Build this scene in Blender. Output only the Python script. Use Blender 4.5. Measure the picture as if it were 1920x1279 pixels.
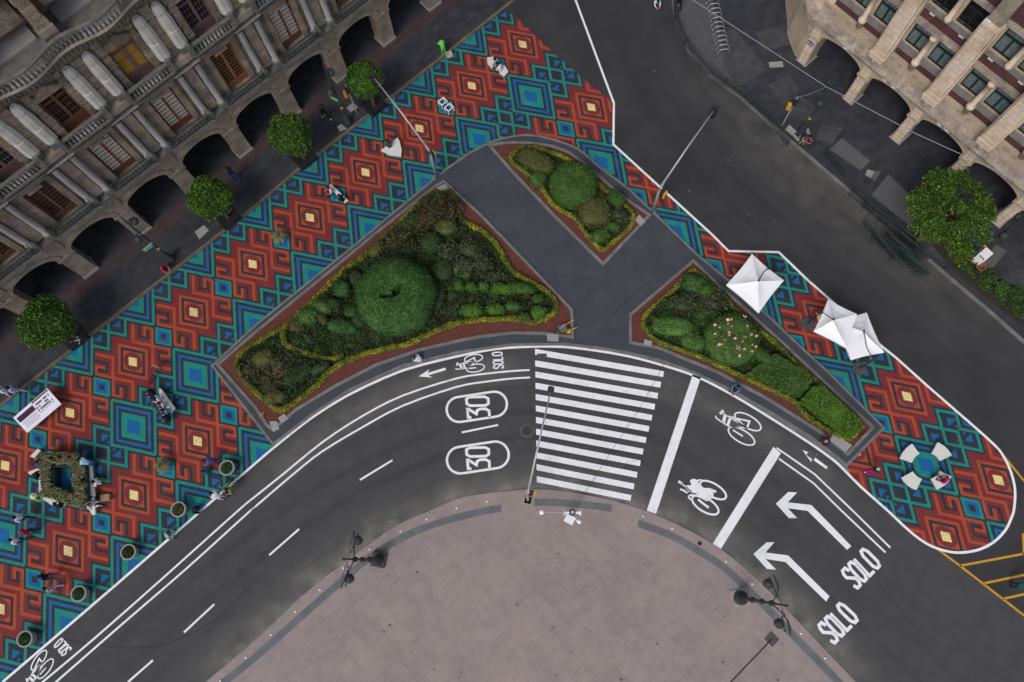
import bpy, bmesh, math, random
import numpy as np
from mathutils import Vector, Matrix
from mathutils.geometry import tessellate_polygon
random.seed(7); RNG=np.random.default_rng(7)
S=bpy.context.scene
for o in list(bpy.data.objects): bpy.data.objects.remove(o)
COL=S.collection
R_=math.radians
# ------------------------------------------------------------------ camera
FPX,CX,CY,HC=1493.,960.,639.5,50.
_n=np.array([(1010-CX)/FPX,-(1057-CY)/FPX,-1.]);_n/=np.linalg.norm(_n)
_Z=-_n;_Y=np.array([0,1.,0])-_Z*_Z[1];_Y/=np.linalg.norm(_Y);_X=np.cross(_Y,_Z)
RW=np.array([_X,_Y,_Z])
cam=bpy.data.objects.new('camera',bpy.data.cameras.new('camera'));COL.objects.link(cam)
cam.data.sensor_width=36;cam.data.lens=36*FPX/1920;cam.data.clip_end=500
cam.matrix_world=Matrix([list(RW[i])+[[0,0,HC][i]] for i in range(3)]+[[0,0,0,1]])
S.camera=cam
# ------------------------------------------------------------------ sky, sun, exposure
W=bpy.data.worlds.new('World');S.world=W;W.use_nodes=True
_nt=W.node_tree;_sk=_nt.nodes.new('ShaderNodeTexSky');_sk.sky_type='NISHITA';_sk.sun_disc=False
_sk.sun_elevation=R_(52);_sk.sun_rotation=R_(207);_sk.dust_density=3.0;_sk.air_density=1.0;_sk.ozone_density=1.0
_hs=_nt.nodes.new('ShaderNodeHueSaturation');_hs.inputs['Saturation'].default_value=.55;_nt.links.new(_sk.outputs[0],_hs.inputs['Color']);_nt.links.new(_hs.outputs[0],_nt.nodes['Background'].inputs[0]);_nt.nodes['Background'].inputs[1].default_value=0.14
_l=bpy.data.lights.new('sun','SUN');_l.energy=1.1;_l.angle=R_(18);_l.color=(1,.96,.9)
sun=bpy.data.objects.new('sun',_l);COL.objects.link(sun)
_d=Vector((-.454*math.cos(R_(52)),-.891*math.cos(R_(52)),math.sin(R_(52))))
sun.rotation_euler=_d.to_track_quat('Z','Y').to_euler();sun.location=(0,0,60)
S.view_settings.view_transform='Standard';S.view_settings.look='None'
S.view_settings.exposure=0.08;S.view_settings.gamma=1
# ------------------------------------------------------------------ helpers
def G(u,v,z=0.):
    d=RW@np.array([(u-CX)/FPX,-(v-CY)/FPX,-1.]);t=(z-HC)/d[2];p=d*t
    return (float(p[0]),float(p[1]))
def GP(pts,z=0.): return [G(u,v,z) for u,v in pts]
def lin(c):
    return tuple((x/255/12.92 if x/255<=.04045 else ((x/255+.055)/1.055)**2.4) for x in c)
_mats={}
def mat(name,col,rough=.85,var=.15,scale=3.,bump=0.,bscale=40.,island=0.,metal=0.,spec=.3,col2=None,c2scale=1.,c2lo=.45,c2hi=.6,obj=True,trans=0.,noise2=0.,brick=None,wear=None):
    if name in _mats: return _mats[name]
    m=bpy.data.materials.new(name);m.use_nodes=True;nt=m.node_tree;N=nt.nodes;L=nt.links
    b=N['Principled BSDF'];b.inputs['Roughness'].default_value=rough;b.inputs['Metallic'].default_value=metal
    b.inputs['Specular IOR Level'].default_value=spec
    tc=N.new('ShaderNodeTexCoord');co=tc.outputs['Object']
    def noise(s,det=5.):
        n=N.new('ShaderNodeTexNoise');n.inputs['Scale'].default_value=s;n.inputs['Detail'].default_value=det;L.new(co,n.inputs['Vector']);return n.outputs[0]
    base=N.new('ShaderNodeRGB');base.outputs[0].default_value=(*col,1);cur=base.outputs[0]
    if col2 is not None:
        mr=N.new('ShaderNodeMapRange');mr.inputs[1].default_value=c2lo;mr.inputs[2].default_value=c2hi;L.new(noise(c2scale),mr.inputs[0])
        mx=N.new('ShaderNodeMix');mx.data_type='RGBA';L.new(mr.outputs[0],mx.inputs[0]);L.new(cur,mx.inputs[6]);mx.inputs[7].default_value=(*col2,1);cur=mx.outputs[2]
    def mul(fac,amt,lo=.25,hi=.75):
        nonlocal cur
        mr=N.new('ShaderNodeMapRange');mr.inputs[1].default_value=lo;mr.inputs[2].default_value=hi;mr.inputs[3].default_value=1-amt;mr.inputs[4].default_value=1+amt
        L.new(fac,mr.inputs[0]);v=N.new('ShaderNodeVectorMath');v.operation='SCALE';L.new(cur,v.inputs[0]);L.new(mr.outputs[0],v.inputs[3]);cur=v.outputs[0]
    if var: mul(noise(scale,8.),var)
    if noise2: mul(noise(bscale,2.),noise2)
    if island:
        g=N.new('ShaderNodeNewGeometry');mul(g.outputs['Random Per Island'],island,0,1)
    if brick:
        bw,bh,rot,amt,jw,jd=brick;mp_=N.new('ShaderNodeMapping');mp_.inputs['Rotation'].default_value=(0,0,rot);L.new(co,mp_.inputs['Vector']);bk=N.new('ShaderNodeTexBrick');bk.inputs['Scale'].default_value=1.;bk.inputs['Brick Width'].default_value=bw;bk.inputs['Row Height'].default_value=bh;bk.inputs['Mortar Size'].default_value=jw;bk.inputs['Color1'].default_value=(1-amt,)*3+(1,);bk.inputs['Color2'].default_value=(1+amt,)*3+(1,);bk.inputs['Mortar'].default_value=(jd,)*3+(1,);L.new(mp_.outputs[0],bk.inputs['Vector'])
        v=N.new('ShaderNodeVectorMath');v.operation='MULTIPLY';L.new(cur,v.inputs[0]);L.new(bk.outputs['Color'],v.inputs[1]);cur=v.outputs[0]
    if wear:
        ws,lo,hi,mxw=wear;n1=noise(ws,9.);n2=noise(ws*.13,4.);ad=N.new('ShaderNodeMath');ad.operation='MULTIPLY_ADD';L.new(n2,ad.inputs[0]);ad.inputs[1].default_value=.8;L.new(n1,ad.inputs[2])
        mr=N.new('ShaderNodeMapRange');mr.inputs[1].default_value=lo;mr.inputs[2].default_value=hi;mr.inputs[3].default_value=0;mr.inputs[4].default_value=mxw;L.new(ad.outputs[0],mr.inputs[0])
        mx=N.new('ShaderNodeMix');mx.data_type='RGBA';L.new(mr.outputs[0],mx.inputs[0]);L.new(cur,mx.inputs[6]);mx.inputs[7].default_value=(.075,.073,.075,1);cur=mx.outputs[2]
    L.new(cur,b.inputs['Base Color'])
    if bump:
        bp=N.new('ShaderNodeBump');bp.inputs['Strength'].default_value=bump;bp.inputs['Distance'].default_value=.05
        L.new(noise(bscale,4.),bp.inputs['Height']);L.new(bp.outputs[0],b.inputs['Normal'])
    m.diffuse_color=(*col,1);_mats[name]=m;return m
class MB:
    def __init__(s): s.v=[];s.f=[];s.m=[];s.mats=[];s.cm=0
    def use(s,m):
        if m not in s.mats: s.mats.append(m)
        s.cm=s.mats.index(m);return s
    def add(s,vs,fs):
        o=len(s.v);s.v+=[tuple(p) for p in vs];s.f+=[[o+i for i in f] for f in fs];s.m+=[s.cm]*len(fs);return s
    def box(s,x0,x1,y0,y1,z0,z1):
        return s.add([(x,y,z) for z in (z0,z1) for x,y in ((x0,y0),(x1,y0),(x1,y1),(x0,y1))],[(3,2,1,0),(4,5,6,7),(0,1,5,4),(1,2,6,5),(2,3,7,6),(3,0,4,7)])
    def obox(s,c,ax,hx,hy,z0,z1):  # oriented box: centre xy, angle, half sizes
        ca,sa=math.cos(ax),math.sin(ax);P=[(c[0]+ca*a-sa*b,c[1]+sa*a+ca*b) for a,b in ((-hx,-hy),(hx,-hy),(hx,hy),(-hx,hy))]
        return s.prism(P,z0,z1)
    def prism(s,P,z0,z1,bottom=True):
        A=sum(P[i][0]*P[(i+1)%len(P)][1]-P[(i+1)%len(P)][0]*P[i][1] for i in range(len(P)))
        if A<0:P=P[::-1]
        n=len(P);vs=[(x,y,z0) for x,y in P]+[(x,y,z1) for x,y in P]
        fs=[list(range(n,2*n))]+[(i,(i+1)%n,n+(i+1)%n,n+i) for i in range(n)]
        if bottom: fs.append(list(range(n))[::-1])
        return s.add(vs,fs)
    def flat(s,P,z):
        A=sum(P[i][0]*P[(i+1)%len(P)][1]-P[(i+1)%len(P)][0]*P[i][1] for i in range(len(P)))
        if A<0:P=P[::-1]
        return s.add([(x,y,z) for x,y in P],[list(range(len(P)))])
    def tube(s,pts,r,n=6,cap=True):
        pts=[Vector(p) for p in pts]
        if not hasattr(r,'__len__'): r=[r]*len(pts)
        vs=[];fs=[]
        for i,p in enumerate(pts):
            d=(pts[min(i+1,len(pts)-1)]-pts[max(i-1,0)]);d=d.normalized() if d.length>1e-9 else Vector((0,0,1))
            a=d.cross(Vector((0,0,1)) if abs(d.z)<.9 else Vector((1,0,0))).normalized();b=d.cross(a)
            for k in range(n):
                t=2*math.pi*k/n;vs.append(p+(a*math.cos(t)+b*math.sin(t))*r[i])
        for i in range(len(pts)-1):
            for k in range(n):
                fs.append((i*n+k,i*n+(k+1)%n,(i+1)*n+(k+1)%n,(i+1)*n+k))
        if cap: fs+=[list(range(n))[::-1],[(len(pts)-1)*n+k for k in range(n)]]
        return s.add(vs,[f[::-1] for f in fs])
    def lathe(s,prof,c=(0,0,0),n=16):
        vs=[];fs=[]
        for r,z in prof:
            for k in range(n):
                t=2*math.pi*k/n;vs.append((c[0]+r*math.cos(t),c[1]+r*math.sin(t),c[2]+z))
        for i in range(len(prof)-1):
            for k in range(n): fs.append((i*n+k,i*n+(k+1)%n,(i+1)*n+(k+1)%n,(i+1)*n+k))
        fs+=[list(range(n))[::-1],[(len(prof)-1)*n+k for k in range(n)]]
        return s.add(vs,fs)
    def ell(s,c,r,n=12,m=8):
        prof=[(math.sin(math.pi*j/m),-math.cos(math.pi*j/m)) for j in range(m+1)]
        vs=[];fs=[]
        for q,z in prof:
            q=max(q,.02)
            for k in range(n):
                t=2*math.pi*k/n;vs.append((c[0]+r[0]*q*math.cos(t),c[1]+r[1]*q*math.sin(t),c[2]+r[2]*z))
        for i in range(m):
            for k in range(n): fs.append((i*n+k,i*n+(k+1)%n,(i+1)*n+(k+1)%n,(i+1)*n+k))
        return s.add(vs,fs)
    def ribbon(s,P,w,z,closed=False):
        n=len(P);Lf=[];Rt=[]
        for i in range(n):
            p=Vector(P[i]);a=Vector(P[(i-1)%n]) if (i>0 or closed) else None;b=Vector(P[(i+1)%n]) if (i<n-1 or closed) else None
            d1=(p-a).normalized() if a is not None else None;d2=(b-p).normalized() if b is not None else None
            if d1 is None:d1=d2
            if d2 is None:d2=d1
            n1=Vector((-d1.y,d1.x));n2=Vector((-d2.y,d2.x));m=(n1+n2)
            m=m.normalized() if m.length>1e-6 else n1
            k=1/max(.5,m.dot(n1));Lf.append(p+m*w/2*k);Rt.append(p-m*w/2*k)
        vs=[(q.x,q.y,z) for q in Lf]+[(q.x,q.y,z) for q in Rt]
        fs=[(n+i,n+(i+1)%n,(i+1)%n,i) for i in range(n if closed else n-1)]
        return s.add(vs,fs)
    def wall(s,P,w,z0,z1,closed=False):  # thick ribbon
        o=len(s.v);f0=len(s.f);s.ribbon(P,w,z1,closed);nv=len(s.v)-o;n=nv//2
        s.v+=[(x,y,z0) for x,y,_ in s.v[o:o+nv]]
        fs=[];rg=range(n if closed else n-1)
        for i in rg:
            j=(i+1)%n;fs+=[(o+i,o+j,o+nv+j,o+nv+i),(o+n+j,o+n+i,o+nv+n+i,o+nv+n+j)]
        if not closed: fs+=[(o,o+nv,o+nv+n,o+n),(o+n-1,o+2*n-1,o+nv+2*n-1,o+nv+n-1)]
        s.f+=[list(f) for f in fs];s.m+=[s.cm]*len(fs);return s
    def mesh(s,name,smooth=False):
        me=bpy.data.meshes.new(name);me.from_pydata(s.v,[],s.f)
        for m in s.mats: me.materials.append(m)
        me.polygons.foreach_set('material_index',s.m)
        if smooth: me.polygons.foreach_set('use_smooth',[True]*len(s.f))
        me.update();return me
    def build(s,name,parent=None,smooth=False):
        return link(name,s.mesh(name,smooth),parent)
def link(name,me,parent=None):
    o=bpy.data.objects.new(name,me);COL.objects.link(o)
    if parent is not None:o.parent=parent
    return o
def empty(name,loc=(0,0,0),rz=0.):
    o=bpy.data.objects.new(name,None);COL.objects.link(o);o.empty_display_size=.3;o.location=loc;o.rotation_euler=(0,0,rz);return o
def tag(o,label,cat,group=None):
    o['label']=label;o['category']=cat
    if group:o['group']=group
    return o
def struct(o): o['kind']='structure';return o
def stuff(o): o['kind']='stuff';return o
def dup(root,loc=None,rz=None,label=None,group=None):
    def cp(o,p):
        c=o.copy();COL.objects.link(c);c.parent=p
        for ch in kids.get(o.name,[]): cp(ch,c)
        return c
    kids={}
    def walk(o):
        kids[o.name]=list(o.children)
        for ch in o.children: walk(ch)
    walk(root);r=cp(root,None)
    if loc is not None:r.location=loc
    if rz is not None:r.rotation_euler=(0,0,rz)
    if label:r['label']=label
    if group:r['group']=group
    return r
ORD=['first','second','third','fourth','fifth','sixth','seventh','eighth','ninth','tenth','eleventh','twelfth','thirteenth','fourteenth','fifteenth','sixteenth','seventeenth','eighteenth','nineteenth','twentieth']
def smooth_line(P,k=4,closed=False):
    P=[np.array(p,float) for p in P];n=len(P);out=[]
    for i in range(n if closed else n-1):
        p0=P[(i-1)%n] if (closed or i>0) else P[i];p1=P[i];p2=P[(i+1)%n];p3=P[(i+2)%n] if (closed or i<n-2) else p2
        for j in range(k):
            t=j/k;out.append(tuple(.5*((2*p1)+(-p0+p2)*t+(2*p0-5*p1+4*p2-p3)*t*t+(-p0+3*p1-3*p2+p3)*t**3)))
    if not closed: out.append(tuple(P[-1]))
    return out
def inpoly(x,y,P):
    c=False;j=len(P)-1
    for i in range(len(P)):
        if (P[i][1]>y)!=(P[j][1]>y) and x<(P[j][0]-P[i][0])*(y-P[i][1])/(P[j][1]-P[i][1])+P[i][0]: c=not c
        j=i
    return c
# ------------------------------------------------------------------ materials
M_asph=mat('asphalt',(.061,.06,.063),.9,.12,1.1,.25,60,col2=(.055,.055,.06),c2scale=.2,c2lo=.3,c2hi=.7,noise2=.2)
M_asphb=mat('asphalt_shaded',(.039,.0385,.042),.9,.22,.45,.25,60,col2=(.035,.0355,.039),c2scale=.15,c2lo=.35,c2hi=.65,noise2=.25)  # darker asphalt: shading over the upper right street put into its colour
M_asph2=mat('asphalt_dusty',(.105,.1,.095),.95,.25,1.2,.25,60,noise2=.2)
M_white=mat('white_paint',(.76,.76,.78),.7,.07,2.,.1,80,noise2=.08)
M_rpaint=mat('worn_road_paint',(.77,.77,.79),.75,.07,2.,.1,80,noise2=.07,wear=(7.,1.0,1.25,.4))
M_yel=mat('yellow_paint',(.52,.27,.015),.7,.15,4.)
M_plaza=mat('plaza_stone',(.285,.232,.216),.85,.1,1.6,.15,30,col2=(.25,.206,.2),c2scale=.3,c2lo=.35,c2hi=.65,noise2=.16,brick=(1.15,1.15,.75,.035,.012,.86))
M_band=mat('plaza_band',(.125,.13,.14),.85,.2,1.2,noise2=.12)
M_pave=mat('dark_paving',(.05,.056,.068),.8,.14,.6,.15,30,col2=(.048,.053,.063),c2scale=1.,noise2=.16,brick=(.6,.3,.85,.045,.01,.88))
M_side=mat('arcade_paving',(.037,.039,.048),.75,.2,1.2,.2,20,col2=(.03,.032,.041),c2scale=1.5,noise2=.22,brick=(.8,.4,-.745,.14,.012,.8))
M_sideband=mat('arcade_paving_band',(.052,.036,.04),.7,.25,1.5,.2,20,noise2=.2)
M_kerb=mat('kerb_stone',(.15,.148,.145),.85,.3,1.6,.2,30,noise2=.2)
M_kerb2=mat('kerb_ochre',(.13,.1,.065),.85,.35,1.2,.2,30,noise2=.15)
M_gravel=mat('red_gravel',(.13,.042,.032),.95,.3,9.,.9,35,noise2=.45)
M_soil=mat('soil',(.035,.028,.02),.95,.3,4.,.8,20,noise2=.3)
M_conc=mat('concrete',(.28,.28,.27),.85,.12,3.,.1,40,noise2=.1)
M_concd=mat('concrete_dark',(.13,.13,.14),.85,.15,2.,.1,40,noise2=.1)
M_black=mat('black_metal',(.02,.02,.022),.5,.2,8.,spec=.5)
M_grate=mat('grate',(.012,.012,.013),.8,.1,8.)
M_galv=mat('galvanised',(.42,.43,.44),.45,.1,10.,metal=.4)
M_yplast=mat('yellow_plastic',(.6,.33,.02),.5,.1,8.)
M_cloth=mat('white_canvas',(.8,.8,.83),.8,.03,3.,.15,6)
M_dglass=mat('dark_glass',(.01,.012,.014),.12,.2,1.,spec=.8)
# ------------------------------------------------------------------ ground
g=MB().use(M_asph);g.flat([(-160,-120),(160,-120),(160,160),(-160,160)],0);struct(g.build('road'))
g=MB().use(M_asphb);g.flat(GP([(1925,1158),(1757,1029),(1600,900),(1550,700),(1100,300),(700,400),(700,-200),(2300,-200),(2600,1500),(2200,1370)]),.002);struct(g.build('street'))
L1=[(5,1279),(215,1099),(370,964),(480,868),(512,841),(580,787),(655,740),(755,695),(855,669),(920,656),(960,652),(1010,650),(1060,651),(1120,658),(1177,668),(1235,683),(1305,706),(1370,739),(1440,781),(1515,829),(1552,855),(1570,869),(1590,889),(1615,914),(1667,960),(1690,982),(1715,1004),(1740,1021),(1765,1031),(1790,1036),(1815,1035),(1840,1029),(1865,1015),(1885,994),(1895,974),(1901,955),(1903,920),(1896,887),(1882,857),(1865,835),(1815,790),(1740,725),(1680,671),(1655,651),(1562,567),(1515,526),(1460,473),(1366,471),(1335,440),(1210,326),(1150,271),(1151,194),(1079,0),(1050,-80)]
KERB=[(-60,806),(0,760),(150,643),(480,385),(552,323),(712,198),(830,105),(962,0),(1040,-62)]
ISL=[(398,686),(480,609),(655,468),(815,335),(837,317),(880,287),(910,271),(937,261),(960,256),(985,253),(1010,255),(1035,261),(1065,271),(1085,280),(1100,292),(1120,310),(1182,357),(1235,408),(1310,480),(1370,529),(1440,592),(1490,640),(1552,697),(1615,760),(1657,802),(1587,873),(1570,857),(1515,816),(1440,770),(1365,728),(1300,698),(1240,676),(1180,662),(1120,652),(1060,645),(960,646),(855,661),(755,685),(655,731),(585,777),(512,833)]
# ---- painted carpet
HM=np.array([[-1.07947883e+02,9.97609861e+01,9.80065814e+02],[7.53883235e+01,1.12644305e+02,8.32954260e+01],[-1.41736092e-02,-2.61088593e-02,1.]])
def XY(X,Y):  # textile grid units -> image ray -> ground
    q=(X+Y)/46.;p=(Y-X)/46.;h=HM@np.array([p,q,1.]);return G(h[0]/h[2],h[1]/h[2])
def sq(c,h,col,T=None): return (c[0]-h,c[0]+h,c[1]-h,c[1]+h,col)
EL=[sq((0,0),3.5,'O'),sq((0,0),4.5,'D'),sq((0,0),5.5,'O')]
SS=(11.5,-11.5);EL+=[sq(SS,1.,'D'),sq(SS,2.1,'B'),sq(SS,3.,'T'),sq(SS,3.7,'D')]
BB=(0,23);EL+=[sq(BB,2.3,'B'),sq(BB,4.3,'T'),sq(BB,5.3,'D'),sq(BB,6.3,'B'),sq(BB,7.3,'D'),sq(BB,8.3,'T')]
for r in [(-9.3,3,-3,-2),(2,3,-3,9.3),(-3,9.3,2,3),(-3,-2,-9.3,3),(-9.3,-8.3,-3,3.2),(-3.2,3,8.3,9.3),(8.3,9.3,-3.2,3),(-3,3.2,-9.3,-8.3)]:
    EL.append((r[0]+11.5,r[1]+11.5,r[2]+11.5,r[3]+11.5,'T'))
EL.append(sq(BB,9.05,'D'))
HK=[(-.4,.7,-14,-6.8,'O'),(-.4,14,-7.9,-6.8,'O'),(6.8,7.9,-14,.4,'O'),(4,7.9,-14,-13,'O'),(4,5,-14,-10.1,'O'),(2.1,3.1,-14,-9.2,'D'),(2.1,6.1,-10.1,-9.2,'D'),(5,6.1,-13,-9.2,'D'),(-1.4,7.5,-14,-7,'M')]
H2=[]
for x0,x1,y0,y1,c in HK:
    H2+=[(x0,x1,y0,y1,c),(-y1,-y0,-x1,-x0,c)]
H3=[]
for x0,x1,y0,y1,c in H2: H3+=[(x0,x1,y0,y1,c),(23-x1,23-x0,-23-y1,-23-y0,c)]
H3.sort(key=lambda e:{'O':0,'D':0,'M':1}[e[4]]);EL+=H3
EL.append(sq((0,0),7.9,'M'))
SH=[(23*(-i+j),23*(i+j)) for i in range(-2,3) for j in range(-2,3)]
def colat(x,y):
    for x0,x1,y0,y1,c in EL:
        for sx,sy in SH:
            if x0<=x-sx<x1 and y0<=y-sy<y1:return c
    return 'D'
xs=set([-23.,23.]);ys=set([-11.5,11.5])
for x0,x1,y0,y1,c in EL:
    for sx,sy in SH:
        for v in(x0+sx,x1+sx):
            if -23<v<23:xs.add(round(v,3))
        for v in(y0+sy,y1+sy):
            if -11.5<v<11.5:ys.add(round(v,3))
xs=sorted(xs);ys=sorted(ys);RUN=[]
for j in range(len(ys)-1):
    y0,y1=ys[j],ys[j+1];cur=None
    for i in range(len(xs)-1):
        c=colat((xs[i]+xs[i+1])/2,(y0+y1)/2)
        if cur and cur[4]==c:cur[1]=xs[i+1]
        else:
            if cur:RUN.append(cur)
            cur=[xs[i],xs[i+1],y0,y1,c]
    RUN.append(cur)
# merge vertically equal runs
RUN.sort(key=lambda r:(r[0],r[1],r[4],r[2]));MR=[]
for r in RUN:
    if MR and MR[-1][0]==r[0] and MR[-1][1]==r[1] and MR[-1][4]==r[4] and abs(MR[-1][3]-r[2])<1e-6:MR[-1][3]=r[3]
    else:MR.append(list(r))
def cmat(n,c): return mat(n,lin(c),.85,.14,1.,.1,45,noise2=.2,wear=(9.,.88,1.25,.55))
CM={'O':cmat('carpet_orange',(163,68,38)),'M':cmat('carpet_maroon',(113,40,42)),'T':cmat('carpet_teal',(18,126,118)),'B':cmat('carpet_blue',(0,92,148)),'D':cmat('carpet_charcoal',(41,43,51)),'Y':cmat('carpet_cream',(220,200,134))}
CPOLY=GP([(-60,806),(0,760),(150,643),(480,385),(552,323),(712,198),(830,105),(940,18),(962,28),(972,37),(1000,64),(1030,92),(1060,119),(1097,150),(1151,194)]+L1[::-1][2:-4][0:]+[(370,964),(215,1099),(5,1279),(-60,1335)])
TRI=[[Vector(CPOLY[i]) for i in t] for t in tessellate_polygon([[Vector((x,y,0)) for x,y in CPOLY]])]
TR2=[]
for t in TRI:
    if (t[1]-t[0]).cross(t[2]-t[0])<0:t=[t[0],t[2],t[1]]
    xx=[p.x for p in t];yy=[p.y for p in t];TR2.append((t,min(xx),max(xx),min(yy),max(yy)))
def clip(P,t):
    for i in range(3):
        a=t[i];b=t[(i+1)%3];ex,ey=b.x-a.x,b.y-a.y;out=[]
        for k in range(len(P)):
            p=P[k];q=P[(k+1)%len(P)]
            dp=ex*(p[1]-a.y)-ey*(p[0]-a.x);dq=ex*(q[1]-a.y)-ey*(q[0]-a.x)
            if dp>=0:out.append(p)
            if (dp>0 and dq<0) or (dp<0 and dq>0):
                s=dp/(dp-dq);out.append((p[0]+s*(q[0]-p[0]),p[1]+s*(q[1]-p[1])))
        P=out
        if len(P)<3:return None
    return P
ISIN=GP([(500,800),(430,690),(600,545),(820,365),(900,300),(1000,285),(1060,300),(1180,385),(1300,510),(1500,690),(1620,800),(1588,840),(1440,745),(1300,675),(1150,640),(960,630),(855,645),(755,668),(655,710)])
def carpet_poly(g,P,z,c):
    cx=sum(p[0] for p in P)/len(P);cy=sum(p[1] for p in P)/len(P)
    x0=min(p[0] for p in P);x1=max(p[0] for p in P);y0=min(p[1] for p in P);y1=max(p[1] for p in P)
    if x1<-45 or x0>45 or y1<-12 or y0>45:return
    if x1-x0<3 and y1-y0<3 and inpoly(cx,cy,ISIN):return
    for t,a,b,cc,d in TR2:
        if x1<a or x0>b or y1<cc or y0>d:continue
        Q=clip(P,t)
        if Q:
            A=abs(sum(Q[i][0]*Q[(i+1)%len(Q)][1]-Q[(i+1)%len(Q)][0]*Q[i][1] for i in range(len(Q))))
            if A>1e-5:g.use(CM[c]).flat(Q,z)
g=MB()
CS=[(-23*i+23*j,23*i+23*j) for i in range(-3,13) for j in range(-4,9)]
for sx,sy in CS:
    try:cc=XY(sx,sy)
    except Exception:continue
    if abs(cc[0])>55 or cc[1]<-22 or cc[1]>52:continue
    h=HM@np.array([(sy-sx)/46.,(sx+sy)/46.,1.])
    if h[2]<=.05:continue
    for x0,x1,y0,y1,c in MR:
        carpet_poly(g,[XY(x0+sx,y0+sy),XY(x1+sx,y0+sy),XY(x1+sx,y1+sy),XY(x0+sx,y1+sy)][::-1],.004,c)
    carpet_poly(g,[XY(sx+3.35*math.cos(t*math.pi/10),sy+3.35*math.sin(t*math.pi/10)) for t in range(20)],.008,'M')
    carpet_poly(g,[XY(sx+a,sy+b) for a,b in((-1.5,-1.5),(1.5,-1.5),(1.5,1.5),(-1.5,1.5))],.012,'Y')
    T0=(sx+11.5,sy+11.5)
    for x,y,k in [(0,-6.8,3),(-6.9,-.1,3),(2.2,-4.7,1.2),(-5,2,1.2)]:
        carpet_poly(g,[XY(T0[0]+x,T0[1]+y),XY(T0[0]+x+k,T0[1]+y),XY(T0[0]+x,T0[1]+y+k)],.008,'B')
        carpet_poly(g,[XY(T0[0]-x,T0[1]-y),XY(T0[0]-x-k,T0[1]-y),XY(T0[0]-x,T0[1]-y-k)],.008,'B')
struct(g.build('painted_pavement'))
# ---- white road paint
g=MB().use(M_rpaint);ZP=.017
def rib(P,w,closed=False,z=ZP): g.ribbon(GP(P),w,z,closed)
rib(smooth_line(L1[:23],3)+L1[23:24]+smooth_line(L1[24:41],3)+L1[41:],.15)
L2=[(80,1279),(175,1199),(300,1089),(445,959),(480,930),(530,890),(605,829),(680,780),(755,742),(855,710),(910,701),(960,696),(993,694)]
L3=[(105,1279),(225,1174),(350,1066),(467,960),(480,949),(555,885),(605,846),(680,801),(755,761),(855,726),(910,716),(960,710),(994,708)]
rib([(20,1330)]+smooth_line(L2,3),.12);rib([(45,1330)]+smooth_line(L3,3),.12)
for a,b in [((240,1279),(287,1238)),((345,1186),(402,1133)),((505,1041),(561,992)),((675,900),(736,863)),((866,811),(934,797))]:rib([a,b],.12)
tops=[57,143,226,310,395,480,567,655,743,832,921,1010]
rt=[(1138,225),(1117,305),(1095,388),(1072,470),(1051,552),(1029,636),(1007,720),(985,806),(964,893),(940,980),(917,1067),(895,1153)]
for i,(y,(rx,ry)) in enumerate(zip(tops,rt)):
    lx=172+13*i/11;q=lambda a,b:(960+a/3.996,640+b/3.996)
    g.flat(GP([q(lx,y),q(rx,ry),q(rx-6,ry+43),q(lx+1,y+45)]),ZP)
def poly(P): g.flat(GP(P),ZP)
poly([(1299,702),(1314,708),(1230,963.5),(1212.5,957.5)])
poly([(1450,838),(1464,850),(1351,1030),(1336,1020)])
ZP2=ZP+.004
rib([(1456,840),(1527,889),(1600,959),(1669,1027)],.11,z=ZP2);rib([(1460,860),(1525,906),(1579,959),(1660,1036)],.11,z=ZP2)
poly([(1454.5,944.5),(1478,922.5),(1494.5,923.5),(1477,942),(1521,947),(1596,1024),(1588,1031),(1514,958),(1477,953),(1494.5,971.5),(1479,971.5)])
poly([(1412.5,1039),(1437,1017),(1452,1017),(1435,1036),(1477.5,1041.5),(1555,1118),(1549,1128),(1472.5,1054),(1435,1048),(1455,1068),(1438,1067)])
poly([(785,706),(805,692.5),(802,699.5),(835,689.5),(836.5,694),(803,704),(811,708)])
poly([(1504.5,844.5),(1533,852),(1526,856.5),(1552,876),(1549,879.5),(1522,861),(1521,867)])
for c0,c1,r in [((861,768),(927,758),23.5),((863,863),(929,853),25)]:
    a=math.atan2(c1[1]-c0[1],c1[0]-c0[0]);P=[]
    for c,s0 in ((c0,a+math.pi/2),(c1,a-math.pi/2)):
        for k in range(13):
            t=s0+math.pi*k/12;P.append((c[0]+r*math.cos(t),c[1]+r*math.sin(t)))
    rib(P,.15,True)
GL={'S':[[(.92,.78),(.75,1),(.25,1),(.06,.85),(.06,.66),(.9,.36),(.94,.16),(.75,0),(.25,0),(.06,.2)]],'O':[[(.3,0),(.7,0),(.94,.2),(.94,.8),(.7,1),(.3,1),(.06,.8),(.06,.2),(.3,0)]],
    'L':[[(.08,1),(.08,0),(.95,0)]],'3':[[(.05,.85),(.05,1),(.95,1),(.95,.95),(.42,.6),(.8,.55),(.95,.4),(.95,.15),(.75,0),(.05,0)]],'0':[[(.25,0),(.75,0),(.95,.15),(.95,.85),(.75,1),(.25,1),(.05,.85),(.05,.15),(.25,0)]]}
def text(t,BL,BR,TL,TR,w,gap=.18):
    n=len(t);cw=1/(n+gap*(n-1))
    for i,ch in enumerate(t):
        for st in GL[ch]:
            P=[]
            for x,y in st:
                u=i*(1+gap)*cw+x*cw;b=(BL[0]+(BR[0]-BL[0])*u,BL[1]+(BR[1]-BL[1])*u);c=(TL[0]+(TR[0]-TL[0])*u,TL[1]+(TR[1]-TL[1])*u)
                P.append((b[0]+(c[0]-b[0])*y,b[1]+(c[1]-b[1])*y))
            if st[0]==st[-1]:rib(P[:-1],w,True)
            else:rib(P,w)
text('SOLO',(1605,1105),(1652,1058),(1577,1073),(1621,1027),.19)
text('SOLO',(1562,1208),(1610,1160),(1533,1175),(1577,1129),.19)
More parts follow.
